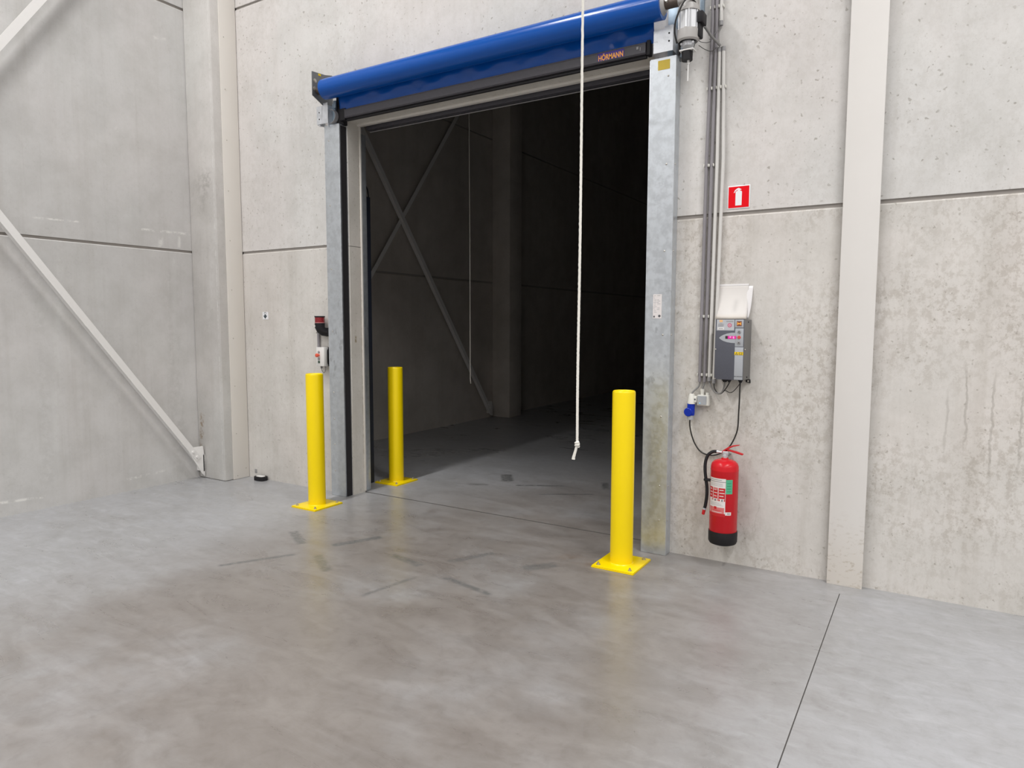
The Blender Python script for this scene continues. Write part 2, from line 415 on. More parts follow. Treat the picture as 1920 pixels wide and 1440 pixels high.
m_rope2 = simple('grey_rope', (.42, .40, .37), .8, var=.15, scale=120)
m_redglass = simple('red_lens', (.24, .012, .018), .15, var=.1)
def emis(name, col, e):
    n = NT(name); n.b.inputs['Base Color'].default_value = (.05, .01, .03, 1)
    n.b.inputs['Emission Color'].default_value = (*col, 1); n.b.inputs['Emission Strength'].default_value = e
    n.b.inputs['Roughness'].default_value = .3; return n.m
m_dispglow = emis('display_pink_glow', (1., .02, .42), .75)
m_digit = emis('display_digits', (1., .62, .92), 1.0)
m_dispoff = simple('display_dark_glass', (.045, .025, .03), .2)
m_led = emis('blue_led', (.25, .75, 1.), 1.0)
m_navy = simple('navy_panel', (.016, .020, .034), .55)

# ---------------------------------------------------------------- the setting
XL, XW = -6.62, -6.18          # left wall face, start of the door wall's bare face
OX0, OX1, OZ = -4.657, -1.738, 3.472    # door opening
WT = .16                       # wall thickness
XR, YF, ZC = 14., -18., 8.6    # right wall, front wall, ceiling
YB = 15.                       # end of the second hall

fl = MB()
def slab(pts): fl.prism(pts, 'z', -.12, 0)
slab([(XL-.3, .146), (XL-.3, YF-.2), (-.4225, YF-.2), (-.4225, -.193), (-.4175, -.193), (-.4175, YF-.2), (XR+.2, YF-.2), (XR+.2, .146)])
slab([(XL-.3, .170), (XR+.2, .170), (XR+.2, YB+.2), (XL-.3, YB+.2)])
fl.mi = 1
fl.box((XL-.3, YF-.2, -.14), (XR+.2, YB+.2, -.0025))
fo = fl.build('floor', [m_floor, m_cut], kind='structure')

PZ = [(0, 2.350), (2.374, 4.786), (4.806, ZC)]   # precast panel heights
def panel_x(mb, x0, x1, z0, z1, top=True, bot=True):
    c = .009
    p = [(0, z0 + (0 if not bot else .0)), (0, z1-c if top else z1), (c if top else 0, z1), (WT, z1), (WT, z0)]
    mb.prism(p, 'x', x0, x1)
wb = MB()
for i, (z0, z1) in enumerate(PZ):
    wb.mi = 1 if i == 0 else 0
    top = i < 2
    for (x0, x1) in ((XW-.01, OX0), (OX1, -.41), (-.41, 6.9), (7.1, XR)):
        panel_x(wb, x0, x1, z0, z1, top, i > 0)
    if i == 1: wb.prism([(0, OZ), (0, z1-.009), (.009, z1), (WT, z1), (WT, OZ)], 'x', OX0, OX1)
    if i == 2: panel_x(wb, OX0, OX1, z0, z1, False)
wb.mi = 2
for (x0, x1) in ((XW, OX0), (OX1, XR)): wb.box((x0, .010, 2.345), (x1, WT-.004, 2.38))
wb.box((XW, .012, 4.78), (XR, WT-.004, 4.81))
wb.build('wall_back', [m_up, m_lo, m_joint], kind='structure')

# concrete reveal of the opening with its cream edge angle
jb = MB()
jb.box((OX0-.02, .001, 0.), (OX0+.003, WT-.001, 2.346)); jb.box((OX0-.02, .001, 2.350), (OX0+.003, WT-.001, OZ))
jb.box((OX1-.003, .001, 0.), (OX1+.02, WT-.001, OZ)); jb.box((OX0, .001, OZ-.003), (OX1, WT-.001, OZ+.02))
jb.build('trim_1', m_jamb, kind='structure')
tr = MB()
tr.box((OX0+.002, WT-.012, 0.012), (OX0+.012, WT+.006, OZ), .002)
tr.box((OX1-.012, WT-.012, 0.012), (OX1-.002, WT+.006, OZ), .002)
tr.box((OX0+.002, WT-.040, OZ-.020), (OX1-.002, WT+.006, OZ-.002), .003)
tr.build('trim_2', m_cream, kind='structure')

wl = MB()
def panel_y(mb, x, y0, y1, z0, z1, top):
    c = .008
    mb.prism([(x, z0), (x, z1-c if top else z1), (x-c if top else x, z1), (x-.16, z1), (x-.16, z0)], 'y', y0, y1)
for i, (z0, z1) in enumerate(((0, 2.356), (2.380, 4.770), (4.795, ZC))): panel_y(wl, XL, YF, 0.05, z0, z1, i < 2)
wl.mi = 1
wl.box((XL-.15, YF, 2.35), (XL-.012, .05, 2.385)); wl.box((XL-.15, YF, 4.765), (XL-.012, .05, 4.80))
wl.build('wall_left', [m_left, m_joint], kind='structure')
q = MB(); q.box((XR, YF-.2, 0), (XR+.2, YB+.2, ZC)); q.build('wall_right', m_up, kind='structure')
q = MB(); q.box((XL-.3, YF-.2, 0), (XR, YF, ZC)); q.build('wall_front', m_up, kind='structure')
q = MB(); q.box((XL-.3, YF-.2, ZC), (XR+.2, YB+.2, ZC+.2)); q.build('ceiling', m_ceil, kind='structure')
q = MB()
for i, (z0, z1) in enumerate(((0, 2.340), (2.366, 4.77), (4.795, ZC))): panel_y(q, XL, .05, YB, z0, z1, i < 2)
q.mi = 1; q.box((XL-.15, .05, 2.33), (XL-.012, YB, 2.375)); q.box((XL-.15, .05, 4.765), (XL-.012, YB, 4.80))
q.build('wall_inner_left', [m_inner, m_joint], kind='structure')
q = MB(); q.box((XL, YB, 0), (XR, YB+.2, ZC)); q.build('wall_inner_back', m_inner, kind='structure')

# ---------------------------------------------------------------- columns and steel covers
t = MB(); t.box((XL+.002, -.292, 0), (-6.186, .0, ZC-.01), .016, 2)
t.mi = 0
tag(t.build('concrete_column', m_col), 'grey concrete column standing in the corner beside the cream cover plate', 'column')
root = thing('cover_plate', 'narrow cream steel cover plate with screws beside the corner column', 'panel', (-6.18, -.1, 0))
t = MB(); t.box((-6.1855, -.198, 0.002), (-6.176, -.006, ZC-.01), .0015); t.build('plate', m_cream, root)
for z in (.036, .483, .981, 1.477, 1.973, 2.472, 2.970, 3.471, 3.969, 4.472):
    t = MB(); t.cyl((-6.177, -.150, z), (-6.1715, -.150, z), .0055, 10, .004); t.build('screw', m_steel, root)
t = MB(); t.cyl((-6.177, -.045, .10), (-6.1725, -.045, .10), .005, 10); t.build('screw', m_steel, root)
t = MB()
t.box((-.512, -.048, 0.0), (-.312, -.036, ZC-.01), .0015); t.box((-.42, -.036, 0.0), (-.404, .0, ZC-.01))
tag(t.build('steel_column', m_pil), 'cream painted flat steel column on the wall right of the red extinguisher', 'column')
t = MB(); t.box((XL+.002, 5.40, 0), (-6.255, 5.80, ZC-.01), .015)
tag(t.build('concrete_column', m_inner), 'dim concrete column in the dark hall beyond the doorway', 'column')

def brace(name, a, b, label, gusset=None, mat=m_brace, xs=-6.5, wdt=.062, group=None):
    """steel angle brace in a plane x = const from (y,z) a to b; gusset: outline (y,z)"""
    root = thing(name, label, 'brace', (xs, a[0], max(a[1], .02)), group)
    va, vb = Vector(a), Vector(b); d = (vb-va).normalized(); nrm = Vector((-d.y, d.x))
    def q(p, s): p = Vector(p); return (p.x+nrm.x*s, p.y+nrm.y*s)
    t = MB(); h = wdt/2
    t.prism([q(a, -h), q(b, -h), q(b, h), q(a, h)], 'x', xs-.006, xs)
    t.prism([q(a, h-.006), q(b, h-.006), q(b, h), q(a, h)] if nrm.y < 0 else [q(a, -h), q(b, -h), q(b, -h+.006), q(a, -h+.006)], 'x', xs-.060, xs-.006)
    t.build('angle_bar', mat, root)
    if gusset:
        t = MB(); t.prism(gusset, 'x', xs-.018, xs-.006, .001)
        t.box((XL+.001, gusset[2][0]-.012, gusset[-1][1]+.02), (xs-.006, gusset[2][0], gusset[2][1]-.01))
        t.build('gusset_plate', mat, root)
        for k in (.035, .105):
            p = va + d*k
            t = MB(); t.cyl((xs-.001, p.x, p.y), (xs+.012, p.x, p.y), .013, 6, .012); t.cyl((xs-.001, p.x, p.y), (xs+.003, p.x, p.y), .017, 16)
            t.build('bolt', mat, root)
    else:
        t = MB(); t.prism([(b[0]-.07, b[1]-.07), (b[0]+.07, b[1]-.07), (b[0]+.07, b[1]+.07), (b[0]-.07, b[1]+.07)], 'x', XL+.001, xs-.012)
        t.build('gusset_plate', mat, root)
    return root
brace('brace', (-.372, .215), (-4.50, 5.84), 'white steel brace sloping down the left wall to the corner column foot',
      gusset=[(-.500, .345), (-.318, .345), (-.306, .262), (-.295, .235), (-.303, .020), (-.335, .055)])
brace('brace', (-4.50, .20), (-.37, 6.19), 'white steel brace crossing the upper left corner of the left wall', wdt=.066)
brace('brace', (5.17, .16), (.55, 6.28), 'dim brace sloping down to the column foot in the dark hall', xs=-6.5,
      gusset=[(5.03, .30), (5.22, .30), (5.24, .24), (5.26, .21), (5.26, .04), (5.18, .06)])
brace('brace', (.55, .02), (5.2, 6.07), 'dim brace rising to the right in the dark hall, crossing the other', xs=-6.53)

# ---------------------------------------------------------------- roller door
door = thing('roller_door', 'blue roll-up door with galvanised posts around the dark opening', 'door', (-3.2, -.05, 0))
RX0, RX1, RY, RZ, RR = -4.742, -1.622, -.180, 3.713, .088
t = MB()   # rolled-up curtain: a slightly spiral roll with end rims
nseg = 56; prof = []
for k in range(nseg):
    a = 2*PI*k/nseg; prof.append((RY + RR*(1-.018*k/nseg)*math.cos(a-2.2), RZ + RR*(1-.018*k/nseg)*math.sin(a-2.2)))
t.prism(prof, 'x', RX0, RX1)
t.build('curtain_roll', m_blue, door, angle=40)
t = MB(); t.cyl((RX1-.001, RY, RZ), (RX1+.020, RY, RZ), .064, 36, .046); t.build('drum_end', m_mot, door)
# hanging curtain with soft creases between the roll and the rail
t = MB(); nx, nz = 150, 14; g = []
for j in range(nz+1):
    v = j/nz; row = []
    for i in range(nx+1):
        u = i/nx; x = -4.665 + u*2.955; z = 3.690*(1-v) + 3.530*v
        y = -.098*(1-v) - .073*v
        amp = .0085*math.sin(PI*min(1, v*1.05))*(.30 + .5*abs(math.sin(3.1*u+.4)) + 1.1*max(0, u-.72)/.28)
        y += amp*(math.sin(u*41 + 2.2*v + .8*math.sin(u*9)) + .5*math.sin(u*73-3*v))
        row.append(t.bm.verts.new((x, y, z)))
    g.append(row)
for j in range(nz):
    for i in range(nx): t.bm.faces.new((g[j][i], g[j][i+1], g[j+1][i+1], g[j+1][i]))
o = t.build('curtain', m_blue, door, angle=80)
sm = o.modifiers.new('thickness', 'SOLIDIFY'); sm.thickness = .0025
t = MB()
t.prism([(-.098, 3.462), (-.104, 3.470), (-.104, 3.532), (-.096, 3.540), (-.046, 3.540), (-.042, 3.532), (-.042, 3.468), (-.050, 3.462)], 'x', -4.585, -1.765)
t.box((-4.585, -.107, 3.528), (-1.765, -.103, 3.533)); t.box((-4.585, -.106, 3.470), (-1.765, -.103, 3.474))
rail = t.build('bottom_rail', m_rail, door)
t = MB(); t.box((-4.585, -.082, 3.440), (-1.765, -.060, 3.463), .004); t.build('rubber_lip', m_black, door)
t = MB(); t.box((-1.83, -.1065, 3.500), (-1.815, -.104, 3.517)); t.box((-1.805, -.1065, 3.488), (-1.80, -.104, 3.510)); t.build('rail_clip', m_mgrey, rail)
t = MB(); t.box((-4.66, -.098, 3.448), (-4.587, -.045, 3.552), .006); t.box((-4.735, -.055, 3.425), (-4.645, -.006, 3.700), .004); t.build('rail_end_guide', m_black, door)
t = MB(); t.box((-1.763, -.098, 3.452), (-1.735, -.045, 3.552), .006); t.build('rail_end_guide', m_black, door)
# lettering on the rail
t = MB(); t.box((-2.118, -.1058, 3.471), (-1.920, -.1040, 3.527), .0008); t.build('letter_backing', m_purple, rail)
cu = bpy.data.curves.new('letters', 'FONT'); cu.body = 'H\u00d6RMANN'; cu.size = .050; cu.extrude = .0008; cu.offset = .0012; cu.space_character = 1.0
tmp = bpy.data.objects.new('letters_tmp', cu); C.objects.link(tmp)
dg = bpy.context.evaluated_depsgraph_get(); dg.update()
me = bpy.data.meshes.new_from_object(tmp.evaluated_get(dg)); bpy.data.objects.remove(tmp)
xs_ = [v.co.x for v in me.vertices]; ys_ = [v.co.y for v in me.vertices if True]
wx = max(xs_)-min(xs_); hz = max(v.co.y for v in me.vertices if v.co.x < min(xs_)+.12*wx)-min(ys_)
for v in me.vertices:
    v.co = Vector((-2.112 + (v.co.x-min(xs_))*.186/wx, -.1066 - v.co.z*.5, 3.4755 + (v.co.y-min(ys_))*.037/hz))
me.materials.clear(); me.materials.append(m_orange)
o = bpy.data.objects.new('lettering', me); C.objects.link(o); o.parent = rail

def guide_post(x0, x1, top, side):
    """side: +1 when the curtain slot is on the +X side"""
    t = MB()
    t.prism([(x0, -.002), (x0, -.093), (x0+.002, -.095), (x1-.002, -.095), (x1, -.093), (x1, -.002)], 'z', 0.002, top)
    post = t.build('guide_post', m_galv, door)
    xs = x1 if side > 0 else x0; s = side
    t = MB(); t.box((min(xs, xs+s*.006), -.078, .004), (max(xs, xs+s*.006), -.010, top-.015)); t.build('slot_seal', m_brush, post)
    t = MB(); t.box((min(xs-s*.001, xs+s*.004), -.0945, .004), (max(xs-s*.001, xs+s*.004), -.080, top-.005), .001); t.build('slot_lip', m_galv, post)
    return post
lp = guide_post(-4.851, -4.668, 3.430, 1)
rp = guide_post(-1.731, -1.551, 3.415, -1)
for z in (.240, .492, .737, .986, 1.56, 2.133, 2.712, 3.293):
    t = MB(); t.ball((-4.795, -.0955, z), .0065, 6, (1, .6, 1)); t.build('screw', m_steel, lp)
for z in (.249, .497, .744, .989, 1.56, 2.132, 2.712, 3.291):
    t = MB(); t.ball((-1.604, -.0955, z), .0065, 6, (1, .6, 1)); t.build('screw', m_steel, rp)
    t = MB(); t.ball((-1.5505, -.070, z), .006, 6, (.6, 1, 1)); t.build('screw', m_steel, rp)
# rating plate and yellow sticker on the right post
t = MB(); t.box((-1.678, -.0962, 1.673), (-1.616, -.0949, 1.839))
t.mi = 1
rr = random.Random(3)
for k in range(13):
    z = 1.828 - k*.0095
    t.box((-1.674+rr.random()*.006, -.0966, z), (-1.668+rr.random()*.018, -.0961, z+.0025))
    if rr.random() < .8: t.box((-1.652+rr.random()*.006, -.0966, z), (-1.638+rr.random()*.018, -.0961, z+.003))
t.mi = 2
t.box((-1.674, -.0966, 1.679), (-1.663, -.0961, 1.691)); t.cyl((-1.631, -.0961, 1.689), (-1.631, -.0967, 1.689), .009, 18)
t.build('rating_plate', [m_label_w, m_greyink, m_ink], rp, label='white rating plate')
t = MB(); t.box((-1.677, -.0962, 3.336), (-1.594, -.0949, 3.398)); t.build('sticker', m_ylab, rp, label='yellow sticker')

# head brackets over the posts
t = MB(); t.box((-4.913, -.124, 3.443), (-4.771, -.120, 3.602)); t.box((-4.835, -.1235, 3.600), (-4.775, -.1195, 3.622))
t.box((-4.9125, -.121, 3.443), (-4.909, -.02, 3.600)); t.box((-4.776, -.121, 3.41), (-4.772, -.02, 3.60)); t.box((-4.900, -.118, 3.430), (-4.875, -.09, 3.446))
hb = t.build('head_bracket', m_plate, door)
for z in (3.488, 3.547):
    t = MB(); t.cyl((-4.880, -.1238, z), (-4.880, -.1255, z), .006, 12); t.build('hole', m_black, hb)
t = MB(); pts = []
for k in range(13):
    a = PI*.5 - PI*k/12*.98; pts.append((-4.748+.072*math.cos(a), 3.495+.062*math.sin(a)))
inn = [(-4.748+(x+4.748)*.94, 3.495+(z-3.495)*.94) for x, z in pts]
t.prism(pts + inn[::-1], 'y', -.125, -.085); t.build('curtain_inlet', m_mgrey, hb)
t = MB(); t.box((-1.701, -.124, 3.440), (-1.567, -.120, 3.586)); t.box((-1.625, -.1235, 3.584), (-1.568, -.1195, 3.604))
t.box((-1.570, -.121, 3.440), (-1.566, -.01, 3.600))
hb = t.build('head_bracket', m_plate, door)
for z in (3.503, 3.553):
    t = MB(); t.cyl((-1.594, -.1238, z), (-1.594, -.1256, z), .006, 12); t.build('hole', m_black, hb)
t = MB()
for x in (-1.692, -1.677): t.cyl((x, -.1238, 3.512), (x, -.1252, 3.512), .0025, 8)
t.build('pinhole', m_greyink, hb)
# end plates carrying the drum
t = MB(); t.prism([(-.002, 3.90), (-.090, 3.880), (-.246, 3.868), (-.246, 3.662), (-.118, 3.602), (-.002, 3.602)], 'x', -4.836, -4.830)
ep = t.build('end_plate', m_dplate, door)
for (y, z) in ((-.214, 3.794), (-.219, 3.725)):
    t = MB(); t.cyl((-4.830, y, z), (-4.822, y, z), .014, 6); t.cyl((-4.830, y, z), (-4.827, y, z), .018, 20); t.build('bolt', m_steel, ep)
t = MB(); t.box((-4.8302, -.172, 3.852), (-4.8285, -.142, 3.870)); t.build('tag', m_ylab2, ep, label='yellow tag')
t = MB(); t.cyl((-4.832, RY, RZ), (RX0+.004, RY, RZ), .030, 24); t.build('drum_axle', m_shaft, ep)
t = MB(); t.box((-4.742, -.085, 3.575), (-4.715, -.070, 3.64), .002); t.box((-4.770, -.07, 3.44), (-4.735, -.02, 3.62), .002); t.build('inlet_strut', m_bracket, door)
t = MB(); t.box((-1.640, -.016, 3.440), (-1.535, -.010, 3.80), .001); t.box((-1.541, -.06, 3.415), (-1.535, -.004, 3.50)); t.build('wall_bracket', m_bracket, door)
t = MB(); t.box((-1.60, -.028, 3.395), (-1.545, -.010, 3.47)); t.build('wall_bracket', m_dplate, door)
# drive: shaft, gear motor hanging vertically at the right end
t = MB(); t.cyl((RX1+.015, RY, RZ), (-1.50, RY, RZ), .031, 28); sh = t.build('drive_shaft', m_shaft, door)
t = MB(); t.cyl((-1.585, RY-.028, RZ+.008), (-1.585, RY-.042, RZ+.010), .013, 20, .009); t.build('key_bolt', m_steel, sh)
MX, MY = -1.436, -.215
mot = bpy.data.objects.new('motor', None); C.objects.link(mot); mot.parent = door; mot.matrix_parent_inverse = Matrix.Identity(4)
mot.location = Vector((MX, MY, 3.52)) - door.location
t = MB()
t.box((MX-.060, MY-.058, 3.662), (MX+.052, MY+.060, 3.815), .016, 3)
t.lathe([(0, 3.612), (.070, 3.612), (.0705, 3.625), (.058, 3.660), (.052, 3.690), (0, 3.690)], (MX, MY, 0), 40)
t.cyl((MX-.075, MY+.03, RZ), (MX-.055, MY+.03, RZ), .040, 28)
for k in range(6): a = k*PI/3+.3; t.cyl((MX+.060*math.cos(a), MY+.060*math.sin(a), 3.612), (MX+.060*math.cos(a), MY+.060*math.sin(a), 3.640), .008, 10)
t.build('gearbox', m_mot, mot, label='warm grey gearbox')
t = MB(); t.box((-1.492, MY-.075, 3.722), (-1.478, MY-.02, 3.742), .002); t.build('bracket', m_plate, mot)
t = MB(); n = 60; pts = []
for k in range(n):
    a = 2*PI*k/n; r = .0630 + (.0025 if k % 5 == 0 else 0); pts.append((MX+r*math.cos(a), MY+r*math.sin(a)))
t.prism(pts, 'z', 3.498, 3.614); t.build('stator_housing', m_alu, mot, angle=20, label='bright ribbed aluminium housing')
for a in (-2.45, -1.25, -.35, .8, 2.2):
    t = MB(); t.cyl((MX+.066*math.cos(a), MY+.066*math.sin(a), 3.49), (MX+.066*math.cos(a), MY+.066*math.sin(a), 3.615), .0035, 8); t.build('tie_rod', m_alu, mot)
t = MB(); t.lathe([(.040, 3.500), (.070, 3.500), (.071, 3.49), (.069, 3.440), (.058, 3.430), (.052, 3.440), (.050, 3.495), (.040, 3.5)], (MX, MY, 0), 44)
for k in range(6): a = k*PI/3+.55; t.cyl((MX+.062*math.cos(a), MY+.062*math.sin(a), 3.478), (MX+.062*math.cos(a), MY+.062*math.sin(a), 3.504), .009, 10)
t.build('end_shield', m_mot, mot)
t = MB(); t.cyl((MX, MY, 3.432), (MX, MY, 3.470), .050, 32); t.box((MX-.062, MY-.02, 3.36), (MX-.050, MY+.01, 3.432), .002)
t.cyl((MX-.004, MY, 3.318), (MX-.004, MY, 3.372), .034, 30, .036); t.build('fan_cover', m_black, mot)
t = MB(); t.cyl((MX, MY, 3.402), (MX, MY, 3.436), .038, 30)
for k in range(9): t.cyl((MX, MY, 3.404+k*.0035), (MX, MY, 3.4055+k*.0035), .042, 30)
for s in (-1, 1): t.ball((MX+s*.034, MY-.018, 3.420), .012, 8)
t.build('brake', m_alu, mot)
t = MB(); t.prism([(MX-.046, MY-.036), (MX+.046, MY-.036), (MX+.046, MY+.036), (MX-.046, MY+.036)], 'z', 3.372, 3.380, .002); t.build('brake_plate', m_white, mot)
t = MB(); t.cyl((MX+.004, MY, 3.19), (MX+.004, MY, 3.320), .0042, 10); t.cyl((MX+.004, MY, 3.295), (MX+.004, MY, 3.322), .008, 10); t.build('release_rod', m_white, mot)
t = MB(); t.tube(spline([(MX+.03, MY-.07, 3.672), (MX-.002, MY-.082, 3.655), (MX-.036, MY-.080, 3.602), (MX-.062, MY-.070, 3.545), (MX-.074, MY-.045, 3.49), (MX-.066, MY-.02, 3.43)]), .0055, 10); t.build('cable', m_cable, mot)
t = MB(); t.tube(spline([(MX+.03, MY-.067, 3.672), (MX+.048, MY-.03, 3.655), (MX+.055, MY, 3.625), (MX+.05, MY+.04, 3.60)]), .0055, 10); t.build('cable', m_cable, mot)
t = MB(); t.box((MX+.060, MY-.03, 3.528), (MX+.100, MY+.06, 3.600), .008); t.box((MX+.056, MY-.02, 3.448), (MX+.082, MY+.05, 3.535), .008); t.build('terminal_box', m_black, mot)
# little loose wires at the motor's foot
t = MB()
t.tube(spline([(MX+.05, MY+.02, 3.46), (MX+.068, MY+.03, 3.432), (MX+.10, MY+.06, 3.428), (MX+.118, MY+.10, 3.446)]), .002, 6)
t.tube(spline([(MX+.06, MY+.03, 3.41), (MX+.09, MY+.06, 3.390), (MX+.12, MY+.11, 3.388), (MX+.14, MY+.15, 3.42)]), .002, 6)
t.tube(spline([(MX+.06, MY+.0, 3.45), (MX+.05, MY-.02, 3.40), (MX+.032, MY-.02, 3.35), (MX+.034, MY-.01, 3.315)]), .002, 6)
t.build('loose_wires', m_cable, mot)
t = MB(); t.tube([(-1.352, -.14, 3.535), (-1.325, -.09, 3.49), (-1.278, -.038, 3.437)], .0085, 12)
tag(t.build('cable', m_gcable), 'stiff grey cable sheath sloping from the door motor to the light conduits', 'cable')

# upright strut beside the motor
t = MB(); t.box((-1.412, -.034, 3.60), (-1.396, -.002, 4.4), .001); t.box((-1.428, -.006, 3.60), (-1.396, -.001, 4.4))
tag(t.build('strut_channel', m_bracket), 'blue grey steel strut on the wall beside the door motor', 'strut')

# ---------------------------------------------------------------- the second hall's own door behind the wall
idoor = thing('roller_door', 'dark second roll-up door frame on the far side of the opening', 'door', (-3.2, .22, 0))
t = MB(); t.box((-4.86, WT+.002, 0.002), (-4.669, .250, 3.40), .002); ip = t.build('guide_post', m_galv, idoor)
t = MB(); t.box((-4.673, WT+.004, .004), (-4.667, .182, 3.39)); t.build('slot_seal', m_brush, ip)
t = MB(); t.box((-1.725, WT+.002, 0.002), (-1.54, .262, 3.40), .002); t.build('guide_post', m_galv, idoor)
t = MB(); t.box((-4.60, .185, 3.425), (-1.75, .245, 3.53), .004); t.build('bottom_rail', m_rail, idoor)
t = MB(); t.box((-4.60, .236, 3.415), (-1.75, .243, 3.421)); t.build('rail_edge', m_mgrey, idoor)
t = MB(); t.cyl((-4.78, .34, 3.72), (-1.64, .34, 3.72), .088, 40); t.build('curtain_roll', m_blue, idoor)
post2 = thing('cover_post', 'dark navy upright cover just inside the opening at left', 'post', (-4.90, .45, 0))
t = MB(); t.box((-4.985, .405, 0.003), (-4.855, .500, 2.885), .004); t.build('cover', m_navy, post2)
t = MB(); t.box((-4.90, .425, 2.885), (-4.87, .455, 2.975), .003); t.build('bracket', m_mgrey, post2)
t = MB(); t.tube(spline([(-4.90, .415, 3.03), (-4.87, .44, 3.005), (-4.862, .47, 2.95), (-4.862, .485, 2.88)]), .006, 8); t.build('hose', m_black, post2)

# ---------------------------------------------------------------- bollards
def bollard(x, y, label):
    root = thing('bollard', label, 'bollard', (x, y, 0), 'yellow bollards at the doorway')
    t = MB()
    R = .0765
    t.lathe([(0, .012), (R, .012), (R, 1.178), (R-.002, 1.186), (R-.006, 1.190), (R-.010, 1.186), (R-.011, 1.180), (0, 1.181)], (x, y, 0), 56)
    t.build('post', m_yellow, root, angle=50)
    t = MB(); t.lathe([(R-.001, .0125), (R+.007, .0125), (R+.002, .018), (R-.001, .022)], (x, y, 0), 56); t.build('weld', m_yellow, root)
    t = MB(); t.box((x-.150, y-.165, 0.0), (x+.150, y+.165, .0065), .001); t.box((x-.148, y-.162, .0068), (x+.150, y+.165, .0145), .003); t.build('base_plate', m_yellow, root)
    for sx in (-1, 1):
        for sy in (-1, 1):
            px, py = x+sx*.113, y+sy*.128
            t = MB(); t.cyl((px, py, .0145), (px, py, .0165), .014, 20); t.cyl((px, py, .0165), (px, py, .025), .0095, 6); t.cyl((px, py, .025), (px, py, .033), .005, 12)
            t.build('anchor_bolt', m_steel, root)
    return root
bollard(-1.752, -.412, 'yellow bollard in front of the right door post, nearest the extinguisher')
bollard(-4.668, -.445, 'yellow bollard in front of the left door post below the button box')
bollard(-4.690, .650, 'yellow bollard inside the opening, furthest away of the three')

# ---------------------------------------------------------------- ropes
def rope(x0, y0, pts, r, mat, label, knot_z, tail, cat='rope'):
    root = thing('pull_rope', label, cat, (x0, y0, pts[-1][2]))
    P = spline(pts, 60)
    t = MB()
    # three-strand twist: a lobed section that turns along the rope
    n = 9; rings = []
    for i, p in enumerate(P):
        rings.append([t.bm.verts.new((p.x + r*(1+.16*math.cos(3*(2*PI*k/n+i*.9)))*math.cos(2*PI*k/n), p.y + r*(1+.16*math.cos(3*(2*PI*k/n+i*.9)))*math.sin(2*PI*k/n), p.z)) for k in range(n)])
    for a, b in zip(rings, rings[1:]):
        for k in range(n): t.bm.faces.new((a[k], a[(k+1) % n], b[(k+1) % n], b[k]))
    t.build('strand', mat, root, angle=80)
    if tail:
        kp = Vector(pts[-1])
        t = MB(); pk = []
        for k in range(26):
            a = k/25*4*PI; pk.append(kp + Vector((.0055*math.cos(a), .0055*math.sin(a), -.009+.018*k/25)))
        t.tube(pk, r*1.05, 8); t.ball(kp, .007, 8); t.build('knot', mat, root)
        t = MB(); t.tube([kp, kp+Vector((-.004, -.004, -.022)), kp+Vector((-.012, -.006, -.052)), kp+Vector((-.013, -.006, -.060))], [r, r, r*1.15, r*1.35], 10); t.build('loose_end', mat, root)
    return root
rope(-1.18, -2.284, [(-1.285, -2.045, ZC), (-1.262, -2.10, 5.6), (-1.243, -2.145, 2.902), (-1.210, -2.214, 2.024), (-1.188, -2.267, 1.45), (-1.179, -2.284, 1.160)], .0052, m_rope,
     'white pull rope with knotted end hanging in front of the doorway', 1.16, True)
rope(-4.2, 1.4, [(-4.33, 1.50, ZC), (-4.325, 1.48, 5.4), (-4.318, 1.45, 3.85), (-4.306, 1.44, 2.4), (-4.303, 1.435, 1.3), (-4.300, 1.432, 1.05), (-4.293, 1.430, .985)], .0045, m_rope2,
     'thin rope hanging in the dark hall beyond the doorway', 1., False)

# ---------------------------------------------------------------- fire extinguisher
EX, EY = -1.150, -.118
ext = thing('fire_extinguisher', 'red fire extinguisher hanging on the wall under the grey control box', 'fire extinguisher', (EX, EY, .165))
ER = .0900
t = MB()
t.lathe([(0, .200), (ER-.004, .200), (ER, .206), (ER, .668), (ER+.0012, .671), (ER, .675), (ER-.001, .696), (ER-.007, .714), (ER-.022, .729), (ER-.045, .738), (.024, .742), (.022, .750), (0, .752)], (EX, EY, 0), 64)
body = t.build('cylinder', m_red, ext, angle=50)
t = MB()
t.lathe([(ER-.006, .262), (ER+.003, .260), (ER+.004, .250), (ER+.003, .190), (ER-.004, .176), (ER-.018, .170), (0, .172)], (EX, EY, 0), 64)
t.build('foot_ring', m_black, ext, label='black plastic foot')
t = MB(); t.cyl((EX, EY, .746), (EX, EY, .776), .014, 20); t.cyl((EX, EY, .760), (EX, EY, .770), .018, 6); t.box((EX-.014, EY-.012, .772), (EX+.022, EY+.012, .796), .003)
t.cyl((EX-.010, EY, .784), (EX-.058, EY, .786), .007, 14); t.build('valve', m_plate, ext, label='metal valve')
t = MB()
for zz, pl in ((0, [(EX-.020, .785), (EX-.016, .797), (EX+.016, .822), (EX+.050, .838), (EX+.092, .845), (EX+.092, .841), (EX+.052, .829), (EX+.024, .812), (EX+.012, .790)]),
               (1, [(EX+.002, .795), (EX+.030, .797), (EX+.070, .788), (EX+.112, .778), (EX+.118, .782), (EX+.116, .788), (EX+.072, .800), (EX+.030, .807), (EX+.002, .806)])):
    t.prism(pl, 'y', EY-.011, EY+.011, .002)
t.build('handle', m_redp, ext, label='red squeeze lever and carrying handle')
t = MB()
hp = spline([(EX-.056, EY, .786), (EX-.080, EY-.004, .783), (EX-.108, EY-.012, .760), (EX-.122, EY-.020, .715), (EX-.122, EY-.028, .660), (EX-.113, EY-.034, .600), (EX-.104, EY-.036, .540), (EX-.104, EY-.036, .480), (EX-.112, EY-.034, .420), (EX-.118, EY-.032, .398)])
t.tube(hp, .0108, 14); hose = t.build('hose', m_black, ext, label='black discharge hose')
